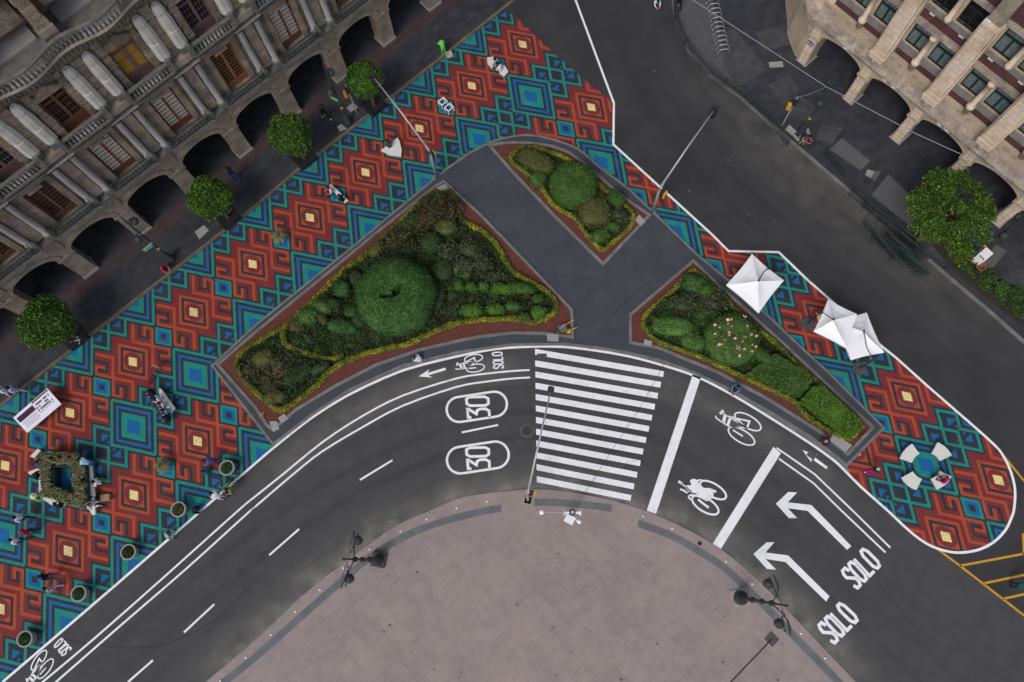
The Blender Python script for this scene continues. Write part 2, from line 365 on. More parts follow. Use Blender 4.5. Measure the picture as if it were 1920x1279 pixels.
text('SOLO',(944,691),(941,660),(926,691.5),(923,661),.085)
text('SOLO',(135,1217),(115,1196),(118,1230),(101,1211),.085)
text('30',(918,784),(915,743),(878,784),(874,744),.17,.25)
text('30',(918,879),(916,838),(878,880),(874,839),.17,.25)
def aff(src,dst):
    A=np.array([[x,y,1] for x,y in src]);X=np.linalg.solve(A,np.array(dst,float));return lambda p:tuple(np.array([p[0],p[1],1])@X)
def ellp(c,a,b,th,n=24):
    return [(c[0]+a*math.cos(t)*math.cos(th)-b*math.sin(t)*math.sin(th),c[1]+a*math.cos(t)*math.sin(th)+b*math.sin(t)*math.cos(th)) for t in [2*math.pi*k/n for k in range(n)]]
def bike_symbol(F,w):
    for c in((1215,405),(1120,622)): rib([F(p) for p in ellp(c,222,92,R_(30))],w,True)
    for P,k in [([(800,290),(850,240)],1.9),([(830,270),(905,320),(1010,345)],.8),([(732,318),(740,350),(830,415),(940,480),(1200,500)],.9),([(875,310),(850,425)],2.),([(955,340),(915,455)],1.8),([(960,345),(1195,500)],1.),([(1200,505),(1240,400),(1060,360),(1150,470)],1.3),([(990,530),(1140,625)],1.)]:
        rib([F(p) for p in P],w*k)
zz=lambda ox,oy,k:(lambda p:(ox+p[0]/k,oy+p[1]/k))
bike_symbol(zz(1250,740,7.99),.095)
F1=aff([(1215,405),(1120,622),(830,265)],[zz(840,640,10.66)(p) for p in((512,345),(550,537),(190,455))]);bike_symbol(F1,.075)
q0=zz(0,959,3.996)
F2=aff([(1215,405),(1120,622),(830,265)],[q0(p) for p in((293,1115),(343,1178),(205,1262))]);bike_symbol(F2,.075)
F3=zz(1250,860,7.99)
for c,a,b in(((695,472),222,95),((578,695),225,100)): rib([F3(p) for p in ellp(c,a,b,R_(31))],.12,True)
g.flat(GP([F3(p) for p in[(280,405),(340,400),(370,395),(345,325),(400,300),(460,320),(500,305),(540,320),(475,335),(480,390),(560,440),(640,440),(740,480),(750,505),(700,510),(700,560),(680,600),(620,600),(540,560),(400,510),(330,500),(280,440)]]),ZP2)
for P,k in [([(195,375),(215,345)],.3),([(215,365),(290,430),(385,515)],.08),([(200,458),(250,475),(310,515)],.11),([(362,620),(328,580),(345,548),(405,548),(500,572),(612,632)],.1),([(470,610),(540,670),(630,735)],.14)]: g.ribbon(GP([F3(p) for p in P]),k,ZP2)
struct(g.build('road_marking'))
g=MB().use(M_yel)
for P in [[(1882,855),(1925,908)],[(1757,1029),(1800,1061),(1925,1158)],[(1800,1061),(1922,1038)],[(1844,1094),(1925,1077)],[(1881,1123),(1925,1113)],[(1918,1000),(1920,1040)]]:g.ribbon(GP(P),.13,.01)
struct(g.build('yellow_road_marking'))
# dusty gutters
PE=[(300,1345),(385,1279),(480,1199),(559,1124),(615,1078),(692,1021),(742,986),(802,959),(855,936),(905,926),(960,920),(1005,917),(1054,921),(1087,926),(1150,939),(1217,960),(1285,991),(1322,1011),(1360,1036),(1397,1066),(1440,1106),(1477,1144),(1540,1211),(1605,1279),(1680,1360)]
PEs=smooth_line(PE,3)
M_dust=bpy.data.materials.new('road_dust');M_dust.use_nodes=True
def _dust():
    nt=M_dust.node_tree;N=nt.nodes;L=nt.links;b=N['Principled BSDF'];b.inputs['Roughness'].default_value=.95
    at=N.new('ShaderNodeAttribute');at.attribute_name='dust';tc=N.new('ShaderNodeTexCoord')
    def nz(sc,d): 
        n=N.new('ShaderNodeTexNoise');n.inputs['Scale'].default_value=sc;n.inputs['Detail'].default_value=d;L.new(tc.outputs['Object'],n.inputs[0]);return n.outputs[0]
    a=N.new('ShaderNodeMath');a.operation='MULTIPLY_ADD';L.new(nz(.8,8),a.inputs[0]);a.inputs[1].default_value=2.0;a.inputs[2].default_value=-.3
    m=N.new('ShaderNodeMath');m.operation='MULTIPLY';m.use_clamp=True;L.new(a.outputs[0],m.inputs[0]);L.new(at.outputs['Fac'],m.inputs[1])
    tr=N.new('ShaderNodeBsdfTransparent');ms=N.new('ShaderNodeMixShader');L.new(m.outputs[0],ms.inputs[0]);L.new(tr.outputs[0],ms.inputs[1]);L.new(b.outputs[0],ms.inputs[2]);L.new(ms.outputs[0],N['Material Output'].inputs[0]);mx=N.new('ShaderNodeRGB');mx.outputs[0].default_value=(.19,.182,.165,1)
    mr=N.new('ShaderNodeMapRange');mr.inputs[1].default_value=.25;mr.inputs[2].default_value=.75;mr.inputs[3].default_value=.85;mr.inputs[4].default_value=1.15;L.new(nz(50,2),mr.inputs[0])
    v=N.new('ShaderNodeVectorMath');v.operation='SCALE';L.new(mx.outputs[0],v.inputs[0]);L.new(mr.outputs[0],v.inputs[3]);L.new(v.outputs[0],b.inputs['Base Color'])
_dust()
def duststrip(name,P,wo,val,z=.005,side=1):
    n=len(P);vs=[];A=[];K=7
    for i,p in enumerate(P):
        a=Vector(P[max(0,i-1)]);b=Vector(P[min(n-1,i+1)]);d=(b-a).normalized()
        for j in range(K):
            q=j/(K-1);w=wo[i]*q if hasattr(wo,'__len__') else wo*q;vs.append((p[0]-side*d.y*w,p[1]+side*d.x*w,z));A.append(val*(val_f(q))*min(1,i/5,(n-1-i)/5))
    fs=[(i*K+j,i*K+j+1,(i+1)*K+j+1,(i+1)*K+j) for i in range(n-1) for j in range(K-1)]
    if side>0: fs=[f[::-1] for f in fs]
    me=bpy.data.meshes.new(name);me.from_pydata(vs,[],fs);me.materials.append(M_dust)
    at=me.attributes.new('dust','FLOAT','POINT');at.data.foreach_set('value',A);return struct(link(name,me))
def shiftl0(P,d):
    out=[]
    for i,p in enumerate(P):
        a=Vector(P[max(0,i-1)]);b=Vector(P[min(len(P)-1,i+1)]);t=(b-a).normalized();out.append((p[0]-t.y*d,p[1]+t.x*d))
    return out
val_f=lambda q:(1-q)**1.3
duststrip('gutter',GP(PEs),2.6,1.)
val_f=lambda q:math.sin(math.pi*q)**.7
L1m=GP(smooth_line([(400,944),(480,874),(512,847),(580,793),(655,746),(755,701),(855,675),(920,662),(960,658),(1010,656)],3));duststrip('gutter',L1m,2.4,.62,side=-1)
L1n=GP(smooth_line([(1120,664),(1177,674),(1235,689),(1305,712),(1370,745),(1440,787),(1515,835),(1552,861),(1590,897),(1660,965)],3));duststrip('gutter',L1n,2.2,.42,side=-1)
val_f=lambda q:(1-q)
duststrip('gutter',GP([(1268,40),(1292,95),(1335,142),(1385,178),(1440,227),(1490,270),(1572,340),(1640,399),(1720,468),(1790,528),(1850,578),(1925,645),(2150,845)]),5.,.5,side=-1)
g=MB().use(mat('crack',(.022,.022,.024),.95,.2,5.))
for P,w in [([(480,1085),(400,1165),(300,1210),(200,1212),(120,1198)],.03),([(640,1010),(560,1075),(480,1130),(405,1170)],.02),([(1240,470),(1222,520),(1180,560),(1140,600),(1105,655)],.03),([(760,740),(775,790),(790,850)],.02),([(1160,255),(1190,330),(1260,400),(1290,470)],.02),([(1200,250),(1290,330),(1340,420)],.018),([(1640,700),(1700,770),(1790,840)],.018),([(1290,870),(1340,905),(1400,930)],.015),([(1600,1000),(1640,1080),(1720,1180),(1800,1220)],.018),([(960,800),(900,850),(820,900),(740,950)],.015)]:
    jj=random.Random(int(P[0][0]));Q=[(u+jj.uniform(-1.5,1.5),v+jj.uniform(-1.5,1.5)) for u,v in smooth_line(P,5)];g.ribbon(GP(Q,.12 if 1100<P[0][0]<1245 and 460<P[0][1]<480 else 0),w,.1235 if 1100<P[0][0]<1245 and 460<P[0][1]<480 else .0065)
struct(g.build('road_crack'))
M_tm=bpy.data.materials.new('tyre_mark');M_tm.use_nodes=True
def _tm():
    nt=M_tm.node_tree;N=nt.nodes;L=nt.links;b=N['Principled BSDF'];b.inputs['Roughness'].default_value=.9;b.inputs['Base Color'].default_value=(.022,.022,.025,1)
    at=N.new('ShaderNodeAttribute');at.attribute_name='dust';tc=N.new('ShaderNodeTexCoord');n=N.new('ShaderNodeTexNoise');n.inputs['Scale'].default_value=.7;n.inputs['Detail'].default_value=6;L.new(tc.outputs['Object'],n.inputs[0])
    m=N.new('ShaderNodeMath');m.operation='MULTIPLY';m.use_clamp=True;L.new(n.outputs[0],m.inputs[0]);L.new(at.outputs['Fac'],m.inputs[1]);tr=N.new('ShaderNodeBsdfTransparent');ms=N.new('ShaderNodeMixShader');L.new(m.outputs[0],ms.inputs[0]);L.new(tr.outputs[0],ms.inputs[1]);L.new(b.outputs[0],ms.inputs[2]);L.new(ms.outputs[0],N['Material Output'].inputs[0])
_tm()
_dm=M_dust;M_dust=M_tm;val_f=lambda q:math.sin(math.pi*q)
for P in [[(60,1345),(300,1140),(520,965),(700,860),(880,790),(1010,770),(1140,785),(1290,850),(1420,935),(1560,1060),(1750,1230),(1900,1360)],[(100,1375),(330,1170),(550,1000),(730,895),(890,835),(1010,820),(1130,838),(1270,905),(1390,990),(1520,1110),(1700,1290)]]:
    for d in(-1.9,-.3,1.3):
        duststrip('tyre_mark',shiftl0(GP(smooth_line(P,4)),d),.6,.13,z=.0045)
for P in [[(1130,-40),(1200,150),(1330,330),(1500,480),(1700,640),(1925,850)],[(1190,-40),(1250,120),(1380,290),(1560,430),(1760,590),(1925,740)]]:
    for d in(-.8,.9):duststrip('tyre_mark',shiftl0(GP(smooth_line(P,5)),d),.8,.16,z=.0075)
M_dust=_dm
# plaza
bm=MB().use(M_plaza);P=GP([(300,1345)]+PEs[1:]+[(1680,1500),(200,1500)],.05);bm.prism(P,-.05,.05)
struct(bm.build('plaza'))
g=MB().use(M_band)
for P in [[(330,1345),(400,1294),(480,1231),(560,1160),(630,1099),(692,1046),(755,1008),(800,988),(855,971),(910,958),(940,953)],[(1002,941),(1054,943),(1100,947),(1147,953)],[(1196,981),(1260,1005),(1310,1033),(1360,1066),(1397,1101),(1440,1142),(1490,1194),(1540,1245),(1620,1330)]]:
    g.ribbon(GP(smooth_line(P,3),.05),.44,.054)
M_joint=mat('joint',(.19,.155,.145),.9,.2,3.)
g.use(M_joint)
for P in [[(1100,1060),(1190,1155),(1290,1275)],[(1155,1110),(980,1215)],[(600,1155),(645,1210),(690,1279)],[(645,1210),(500,1290)],[(830,1075),(930,1005)],[(985,1047),(1060,1048),(1240,1060)],[(700,1150),(745,1225),(790,1290)],[(745,1225),(900,1110)],[(1045,1150),(1105,1095)],[(965,1140),(1045,1060)],[(1360,1197),(1270,1279)]]:
    g.ribbon(GP(P,.05),.018,.055)
struct(g.build('plaza_inlay'))
_r=random.Random(12);M_st0=mat('stain',(.1,.088,.085),.9,.2,3.)
g=MB().use(M_st0)
for i in range(62):
    if i<24: u,v,z=_r.uniform(620,1500),_r.uniform(980,1279),.0562
    elif i<50: u,v,z=_r.uniform(1180,1560),_r.uniform(120,420),.006
    else: u,v,z=_r.uniform(500,960),_r.uniform(800,1150),.006
    if z>.05 and not inpoly(u,v,[(300,1345)]+PEs[1:]+[(1680,1500)]):continue
    if z<.05 and inpoly(u,v,[(300,1345)]+PEs[1:]+[(1680,1500)]):continue
    x,y=G(u,v,z);r=_r.uniform(.02,.09);g.flat([(x+r*(1+.4*_r.random())*math.cos(t),y+r*(.6+.5*_r.random())*math.sin(t)) for t in [k*math.pi/4 for k in range(8)]],z+i*.00001)
struct(g.build('road_stain'))
# ---- garden island
g=MB().use(M_pave);g.prism(GP(ISL,.12),-.02,.12);g.use(M_kerb)
isl=GP(ISL,.12);g.wall(isl,.16,-.02,.135,True);struct(g.build('island_paving'))
g=MB().use(M_kerb);g.flat(GP([(512,833),(585,777),(655,731),(755,685),(855,661),(960,646),(1060,645),(1120,652),(1180,662),(1240,676),(1300,698),(1365,728),(1440,770),(1515,816),(1570,857),(1587,873),(1597,896),(1588,888),(1570,871),(1552,857),(1515,831),(1440,783),(1370,741),(1305,708),(1235,685),(1177,670),(1120,660),(1060,653),(1010,652),(960,654),(920,658),(855,671),(755,697),(655,742),(580,789),(512,843),(505,846)]),.0125);struct(g.build('kerb_stones'))
BEDA=[(408,684),(480,622),(590,532),(705,437),(815,350),(832,340),(900,402),(960,464),(1072,581),(1073,632),(1020,625),(960,624),(900,631),(855,640),(787,656),(705,684),(630,723),(555,768),(512,806),(500,797),(480,765)]
BEDB=[(918,273),(935,269),(960,267),(997,268),(1035,274),(1065,285),(1100,309),(1150,354),(1185,381),(1218,403),(1131,495),(1040,405),(960,321)]
BEDC=[(1300,489),(1335,523),(1385,568),(1440,618),(1465,640),(1550,720),(1637,801),(1590,851),(1535,808),(1440,748),(1347,698),(1285,673),(1235,652),(1182,642),(1182,590)]
for nm,B in(('large',BEDA),('small',BEDB),('long',BEDC)):
    g=MB().use(M_kerb);P=GP(B,.2);g.wall(P,.2,.1,.22,True);struct(g.build('garden_kerb'))
    g=MB().use(M_gravel);g.prism(P,.1,.17);stuff(g.build('gravel'))
# soil inside the yellow borders
HA=[(445,668),(455,707),(480,735),(505,757),(522,768),(545,758),(587,727),(620,693),(670,666),(730,651),(775,640),(830,613),(880,601),(960,596),(997,604),(1017,598),(1037,586),(1044,571),(1030,550),(997,529),(960,507),(948,487),(930,457),(905,432),(880,420),(862,405),(850,370),(840,360),(805,366),(775,390),(697,468),(655,497),(620,528),(590,560),(570,578),(537,610),(495,632)]
HB=[(958,292),(972,278),(997,275),(1035,285),(1065,297),(1100,322),(1140,360),(1172,382),(1187,400),(1187,412),(1180,427),(1150,452),(1132,467),(1115,455),(1095,431),(1082,410),(1060,397),(1035,380),(1020,357),(985,320),(962,305)]
HCp=[(1297,507),(1322,522),(1360,557),(1380,580),(1452,640),(1497,684),(1530,714),(1610,788),(1608,808),(1592,822),(1557,807),(1515,780),(1490,752),(1440,727),(1400,708),(1360,690),(1310,666),(1235,640),(1210,614),(1207,606),(1210,590),(1235,565),(1267,540)]
g=MB().use(M_soil)
for B in(HA,HB,HCp): g.flat(GP(smooth_line(B,2,True),.2),.19)
struct(g.build('soil'))
# ---- left arcade pavement
K=GP(KERB,.12);g=MB().use(M_side)
far=[(-2,62),(-70,2)]
g.prism(K+[(K[-1][0]-30,K[-1][1]+33),(K[0][0]-30,K[0][1]+33)],-.02,.12)
struct(g.build('arcade_pavement'))
g=MB().use(M_kerb2);g.wall(K,.2,-.02,.135);struct(g.build('arcade_kerb'))
g=MB().use(M_sideband)
def shiftl(P,d):
    out=[]
    for i,p in enumerate(P):
        a=Vector(P[max(0,i-1)]);b=Vector(P[min(len(P)-1,i+1)]);t=(b-a).normalized();out.append((p[0]-t.y*d,p[1]+t.x*d))
    return out
g.ribbon(shiftl(K,3.3),1.1,.124);struct(g.build('pavement_stripe'))
# ---- right pavement
RP=[(1235,-120),(1262,0),(1268,40),(1292,95),(1335,142),(1385,178),(1440,227),(1490,270),(1572,340),(1640,399),(1720,468),(1790,528),(1850,578),(1925,645),(2100,800)]
Kr=GP(RP,.12);g=MB().use(M_side);g.prism(Kr+[(75,20),(75,75),(12,75)],-.02,.12);struct(g.build('street_pavement'))
g=MB().use(M_kerb);g.wall(Kr,.2,-.02,.135);struct(g.build('street_kerb'))
M_cob=mat('cobble_paving',(.085,.084,.09),.9,.25,4.,.6,25,noise2=.3)
M_slab=mat('grey_slab',(.1,.1,.105),.9,.12,4.,.2,40,noise2=.15)
M_slab2=mat('dark_slab',(.055,.056,.062),.8,.3,2.,.2,40,noise2=.2)
g=MB().use(M_cob);g.flat(GP([(1272,-5),(1335,-5),(1350,60),(1358,125),(1400,178),(1390,172),(1338,138),(1298,94),(1273,40)],.12),.125)
g.use(M_slab)
for P in [[(1579,259),(1632,302),(1614,320),(1555,280)],[(1665,327),(1725,382),(1712,428),(1634,366)],[(1623,318),(1652,322),(1640,340),(1624,328)],[(1837,500),(1867,459),(1888,470),(1862,502)]]:g.flat(GP(P,.12),.125)
g.use(M_slab2)
for P in [[(1352,62),(1378,55),(1440,130),(1385,165),(1357,125)],[(1440,160),(1480,140),(1500,170),(1470,200)],[(1500,180),(1530,200),(1515,230),(1480,215)],[(1415,60),(1470,50),(1480,85),(1430,95)],[(1540,235),(1580,240),(1560,270),(1530,262)],[(1730,470),(1770,440),(1800,450),(1770,490)],[(1872,520),(1925,500),(1925,560),(1895,545)],[(1660,440),(1700,430),(1712,440),(1690,450)]]:g.flat(GP(P,.12),.128)
g.use(M_conc)
for P in [[(1441,117),(1467,115),(1469,126),(1443,127)],[(1472,243),(1480,234),(1494,247),(1485,255)],[(1510,242),(1516,240),(1520,254),(1509,250)],[(1488,250),(1500,262),(1496,266),(1486,254)],[(1627,318),(1640,322),(1632,334),(1622,328)],[(365,435),(382,422),(392,432),(374,449)],[(650,202),(662,192),(672,202),(657,211)],[(632,238),(640,232),(650,242),(638,247)]]:g.flat(GP(P,.12),.132)
struct(g.build('paving_slabs'))
g=MB().use(M_conc)
for P in [[(1198,403),(1211,415),(1202,424),(1189,412)],[(1026,626),(1048,627),(1047,640),(1026,639)],[(1208,636),(1223,640),(1221,650),(1207,646)],[(819,352),(835,345),(842,356),(826,359)],[(521,784),(533,776),(541,785),(528,794)],[(1562,812),(1598,835),(1585,848),(1556,826)],[(852,380),(862,380),(870,392),(862,400)],[(505,790),(520,790),(524,804),(512,810)]]:
    g.prism(GP(P,.2),.1,.235)
struct(g.build('access_covers'))
# ================================================================== BUILDINGS
M_st=mat('carved_stone',(.25,.2,.148),.95,.35,1.3,1.,9,noise2=.32,col2=(.17,.138,.105),c2scale=.9)
M_st2=mat('arch_stone',(.265,.222,.175),.95,.28,1.4,.6,12,noise2=.2,col2=(.2,.17,.14),c2scale=.8)
M_gst=mat('grey_stone',(.135,.132,.122),.9,.3,2.,.6,18,noise2=.2)
M_plaster=mat('white_plaster',(.5,.475,.44),.9,.16,1.6,.5,9,noise2=.1)
M_plaster2=mat('stained_plaster',(.29,.275,.275),.9,.25,.6,.15,10)
M_iron=mat('dark_iron',(.035,.042,.042),.6,.25,5.,.4,20)
M_brownw=mat('brown_wood',(.125,.058,.038),.6,.2,4.);M_redw=mat('red_wood',(.15,.055,.038),.6,.2,4.);M_oak=mat('oak_wood',(.23,.105,.04),.6,.2,4.)
M_purple=mat('faded_wood',(.15,.09,.095),.7,.2,4.);M_ochre=mat('ochre_blind',(.35,.2,.03),.7,.25,3.)
M_curt=mat('white_curtain',(.72,.7,.62),.9,.08,3.)
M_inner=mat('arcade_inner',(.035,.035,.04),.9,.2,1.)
M_light=mat('pale_tube',(.6,.58,.54),.6,.05,4.)
def facade(A_,B_):
    a=Vector(G(*A_));b=Vector(G(*B_));t=(b-a).normalized();return a,math.atan2(t.y,t.x)
# --- arcade building (left)
a0,ang=facade((184,507),(744,72))
LB=empty('arcade_building',(a0.x,a0.y,0),ang);tag(LB,'long carved stone palace with round arches, iron balconies and pale columns beside the painted pavement','building')
PX=4.4;K0,K1=-4,9;XA,XB=-.4+PX*K0-.6,-.4+PX*(K1+1)+.6
g=MB().use(M_st2)
def archseg(g,c,hw,sp,rise,ztop,y0,y1,n=14):
    P=[(c-hw*math.cos(math.pi*i/n),sp+rise*math.sin(math.pi*i/n)**.85) for i in range(n+1)]
    for i in range(n):
        (xa,za),(xb,zb)=P[i],P[i+1]
        g.add([(xa,y0,za),(xb,y0,zb),(xb,y0,ztop),(xa,y0,ztop)],[(0,1,2,3)])
        g.add([(xa,y1,za),(xb,y1,zb),(xb,y1,ztop),(xa,y1,ztop)],[(3,2,1,0)])
        g.add([(xa,y0,za),(xb,y0,zb),(xb,y1,zb),(xa,y1,za)],[(3,2,1,0)])
    return P
for k in range(K0,K1+1):
    xp=-.4+PX*k;g.box(xp-.55,xp+.55,0,1.,0,5.45)
    c=xp+PX/2;P=archseg(g,c,PX/2-.55,3.3,1.,5.45,0,1.)
    g.add([(c-1.65,0,5.45),(c+1.65,0,5.45),(c+1.65,1,5.45),(c-1.65,1,5.45)],[(0,1,2,3)])
xp=-.4+PX*(K1+1);g.box(xp-.55,xp+.55,0,1.,0,5.45)
g.build('arcade_wall',LB)
g=MB().use(M_st2);g.box(-.47,.47,-.09,-.002,4.05,5.2);m1_=g.mesh('spandrel_panel');g=MB().use(M_st2);g.box(-.64,.64,-.08,1.08,3.12,3.34);m2_=g.mesh('impost');g=MB().use(M_conc);g.box(-.6,.6,-.06,1.06,0,.34);m3_=g.mesh('plinth')
g=MB().use(M_st2);n=14;Pi=[];Po=[]
for i in range(n+1):
    t=math.pi*i/n;Pi.append((-1.62*math.cos(t),3.36+.98*math.sin(t)**.85));Po.append((-1.98*math.cos(t),3.36+1.3*math.sin(t)**.85))
for i in range(n):
    g.add([(Pi[i][0],-.07,Pi[i][1]),(Pi[i+1][0],-.07,Pi[i+1][1]),(Po[i+1][0],-.07,Po[i+1][1]),(Po[i][0],-.07,Po[i][1])],[(0,1,2,3)])
    g.add([(Po[i][0],-.07,Po[i][1]),(Po[i+1][0],-.07,Po[i+1][1]),(Po[i+1][0],0,Po[i+1][1]),(Po[i][0],0,Po[i][1])],[(0,1,2,3)])
m4_=g.mesh('arch_moulding')
for k in range(K0,K1+2):
    for m_ in(m1_,m2_,m3_):o=link(m_.name,m_,LB);o.location=(-.4+PX*k,0,0)
    if k<=K1:o=link('arch_moulding',m4_,LB);o.location=(-.4+PX*k+PX/2,0,0)
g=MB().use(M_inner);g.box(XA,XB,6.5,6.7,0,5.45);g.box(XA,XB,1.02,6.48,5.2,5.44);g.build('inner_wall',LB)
g=MB().use(M_gst);g.box(XA,XB,-.3,.2,5.452,5.66);g.box(XA,XB,-.42,.2,5.662,5.8)
g.use(M_light)
for k in range(K0,K1+1):
    xp=-.4+PX*k;g.box(xp+1.1,xp+2.2,-.47,-.43,5.6,5.68);g.box(xp+2.6,xp+3.9,-.47,-.43,5.6,5.68)
g.build('string_course',LB)
def wallholes(g,x0,x1,z0,z1,y,hs):  # wall with rect holes (sorted xs), depth .35
    xs=[x0]
    for a,b,c,d in hs:
        g.add([(xs[-1],y,z0),(a,y,z0),(a,y,z1),(xs[-1],y,z1)],[(0,1,2,3)])
        g.add([(a,y,z0),(b,y,z0),(b,y,c),(a,y,c)],[(0,1,2,3)]);g.add([(a,y,d),(b,y,d),(b,y,z1),(a,y,z1)],[(0,1,2,3)])
        Y=y+.35;g.add([(a,y,c),(b,y,c),(b,y,d),(a,y,d),(a,Y,c),(b,Y,c),(b,Y,d),(a,Y,d)],[(0,1,5,4),(1,2,6,5),(2,3,7,6),(3,0,4,7)]);xs.append(b)
    g.add([(xs[-1],y,z0),(x1,y,z0),(x1,y,z1),(xs[-1],y,z1)],[(0,1,2,3)])
WC=[1.8+PX*k+.06 for k in range(K0,K1+1)]
g=MB().use(M_st);wallholes(g,XA,XB,5.8,10.45,.12,[(c-.77,c+.77,6.0,9.62) for c in WC]);g.box(XA,XB,.13,14,22.3,22.5)
g.build('first_floor_wall',LB)
g=MB().use(M_st);wallholes(g,XA,XB,11.,15.6,.12,[(c-.77,c+.77,11.2,14.32) for c in WC]);g.build('second_floor_wall',LB)
# carved surround + rusticated blocks
rb=random.Random(3)
g=MB().use(M_st)
for c in WC:
    for s in(-1,1):
        g.box(c+s*.95-.17,c+s*.95+.17,-.0,.118,6.,9.9)
        z=11.1
        while z<15.2:
            h=rb.uniform(.28,.5);w=rb.uniform(.14,.26);y=-rb.uniform(.02,.16);g.box(c+s*.98-w,c+s*.98+w,y,.118,z,z+h-.05);z+=h
    g.box(c-1.1,c+1.1,-.1,.118,9.9,10.15);g.box(c-.45,c+.45,-.2,.118,9.66,9.89)
    g.add([(c-1.15,-.14,14.5),(c+1.15,-.14,14.5),(c,-.14,15.25),(c-1.15,.1,14.5),(c+1.15,.1,14.5),(c,.1,15.25)],[(0,1,2),(0,2,5,3),(2,1,4,5),(1,0,3,4)])
for k in range(K0,K1+2):
    xp=-.4+PX*k;g.box(xp-.33,xp+.33,-.1,.118,6.1,10.3)
    z=11.6
    while z<15.3:
        h=rb.uniform(.3,.55);g.box(xp-.3,xp+.3,-rb.uniform(.02,.14),.118,z,z+h-.04);z+=h
g.build('carved_ornament',LB)
g=MB().use(M_plaster2);g.lathe([(.27,0),(.27,.12),(.2,.2),(.215,1.6),(.19,3.7),(.2,3.75)],n=14);mcol=g.mesh('column',True)
g=MB().use(M_gst);g.box(-.3,.3,-.3,.3,-.5,.0);cb=g.mesh('column_base')
def prof2():
    g=MB().use(M_plaster)
    g.lathe([(.22,3.55),(.33,3.3),(.36,2.6),(.42,2.1),(.42,1.55),(.33,1.4),(.38,1.36),(.42,.7),(.42,0)],n=4);return g
g=MB().use(M_plaster)
Z2=[(0,.37),(1.27,.37),(1.28,.34),(1.33,.3),(1.38,.33),(1.42,.37),(2.0,.38),(2.35,.36),(2.6,.31),(2.75,.33),(3.05,.3),(3.3,.2)]
vs=[];fs=[]
for z,w in Z2:
    for k in range(8):
        t=math.pi/8+math.pi*k/4;q=w*1.05;vs.append((q*math.cos(t),q*math.sin(t)*.8,z))
for i in range(len(Z2)-1):
    for k in range(8):fs.append((i*8+k,i*8+(k+1)%8,i*8+8+(k+1)%8,i*8+8+k))
fs+=[[k for k in range(8)][::-1],[len(vs)-8+k for k in range(8)]];g.add(vs,fs);mcol2=g.mesh('column')
for k in range(K0,K1+2):
    xp=-.4+PX*k
    for s in(-.6,.6):
        o=link('column',mcol,LB);o.location=(xp+s,-.14,6.3);b=link('base',cb,o)
        o=link('column',mcol2,LB);o.location=(xp+s,-.1,12.)
        b=link('base',cb,o)
def window_mesh(nc,nr,w,h,frame,pane,kick=.5,leaf=True,panel=None):
    g=MB().use(frame);g.box(-w/2,w/2,.2,.26,0,kick);t=.1
    for a,b in((-w/2,-w/2+t),(w/2-t,w/2),(-.09,.09)):g.box(a,b,.14,.22,kick,h)
    g.box(-w/2,w/2,.12,.23,h-.12,h-.001)
    g.box(-w/2+t,w/2-t,.15,.21,kick-.08,kick+.06)
    if not leaf: g.box(-w/2+t,w/2-t,.13,.22,h-.62,h-.5)
    for s0,s1 in((-w/2+t,-.09),(.09,w/2-t)):
        for i in range(1,nc):
            x=s0+(s1-s0)*i/nc;g.box(x-.012,x+.012,.175,.2,kick,h-.12)
        for j in range(1,nr):
            z=kick+(h-.12-kick)*j/nr;g.box(s0,s1,.17,.195,z-.014,z+.014)
    fr=g.mesh('frame');g=MB().use(pane);g.box(-w/2+.05,w/2-.05,.235,.25,kick+.03,h-.1);return g.mesh('window'),fr
WT={'w':window_mesh(4,9,1.5,3.55,M_brownw,M_curt),'r':window_mesh(4,9,1.5,3.55,M_redw,M_curt),'o':window_mesh(4,10,1.5,3.55,M_oak,M_dglass),'b':window_mesh(4,9,1.5,3.55,M_brownw,M_dglass),
 'p':window_mesh(3,5,1.5,3.1,M_purple,M_dglass,.75,False),'q':window_mesh(3,5,1.5,3.1,M_redw,M_dglass,.75,False),'y':window_mesh(1,2,1.5,3.1,M_purple,M_ochre,.75,False)}
def putwin(key,x,y,z,par):
    a,b=WT[key];o=link('window',a,par);o.location=(x,y,z);f=link('frame',b,o);return o
s1='bbbbbwrowbrwbo';s2='pppqpqypqypqpq'
for i,c in enumerate(WC):
    putwin(s1[i],c,.12,6.02,LB);putwin(s2[i],c,.12,11.22,LB)
# balconies
g=MB().use(M_gst);g.box(-1.55,1.55,-.62,.1,-.14,0);msl=g.mesh('balcony')
g=MB().use(M_iron);g.box(-1.5,1.5,-.6,-.56,.82,.87);g.box(-1.5,1.5,-.6,-.56,.08,.12)
for i in range(25):
    x=-1.48+i*2.96/24;g.box(x-.014,x+.014,-.59,-.565,.0,.85)
for s in(-1.49,1.49):
    for j in range(5):y=-.56+j*.13;g.box(s-.012,s+.012,y-.012,y+.012,0,.85)
    g.box(s-.02,s+.02,-.6,.08,.83,.87)
for i in range(12):
    x=-1.35+i*.245;g.ell((x,-.575,.45),(.1,.02,.12),6,4)
mrl=g.mesh('railing')
g=MB().use(M_gst);g.lathe([(.05,0),(.075,.15),(.045,.35),(.07,.6),(.06,.72)],n=6)
g.use(M_plaster2)
mb_=g.mesh('baluster')
g=MB()
for i in range(12):
    g.use(M_plaster2 if 2<i<9 else M_gst);x=-1.32+i*.24;g.lathe([(.06,.02),(.09,.18),(.05,.36),(.085,.58),(.06,.66)],(x,-.5,0),6)
g.use(M_gst);g.box(-1.5,1.5,-.6,-.4,.661,.76)
for s in(-1.5,1.5):g.box(s-.13,s+.13,-.62,-.38,0,.95)
mbal=g.mesh('railing')
for c in WC:
    o=link('balcony',msl,LB);o.location=(c,0,5.96);link('railing',mrl,o)
    o=link('balcony',msl,LB);o.location=(c,0,11.18);link('railing',mbal,o)
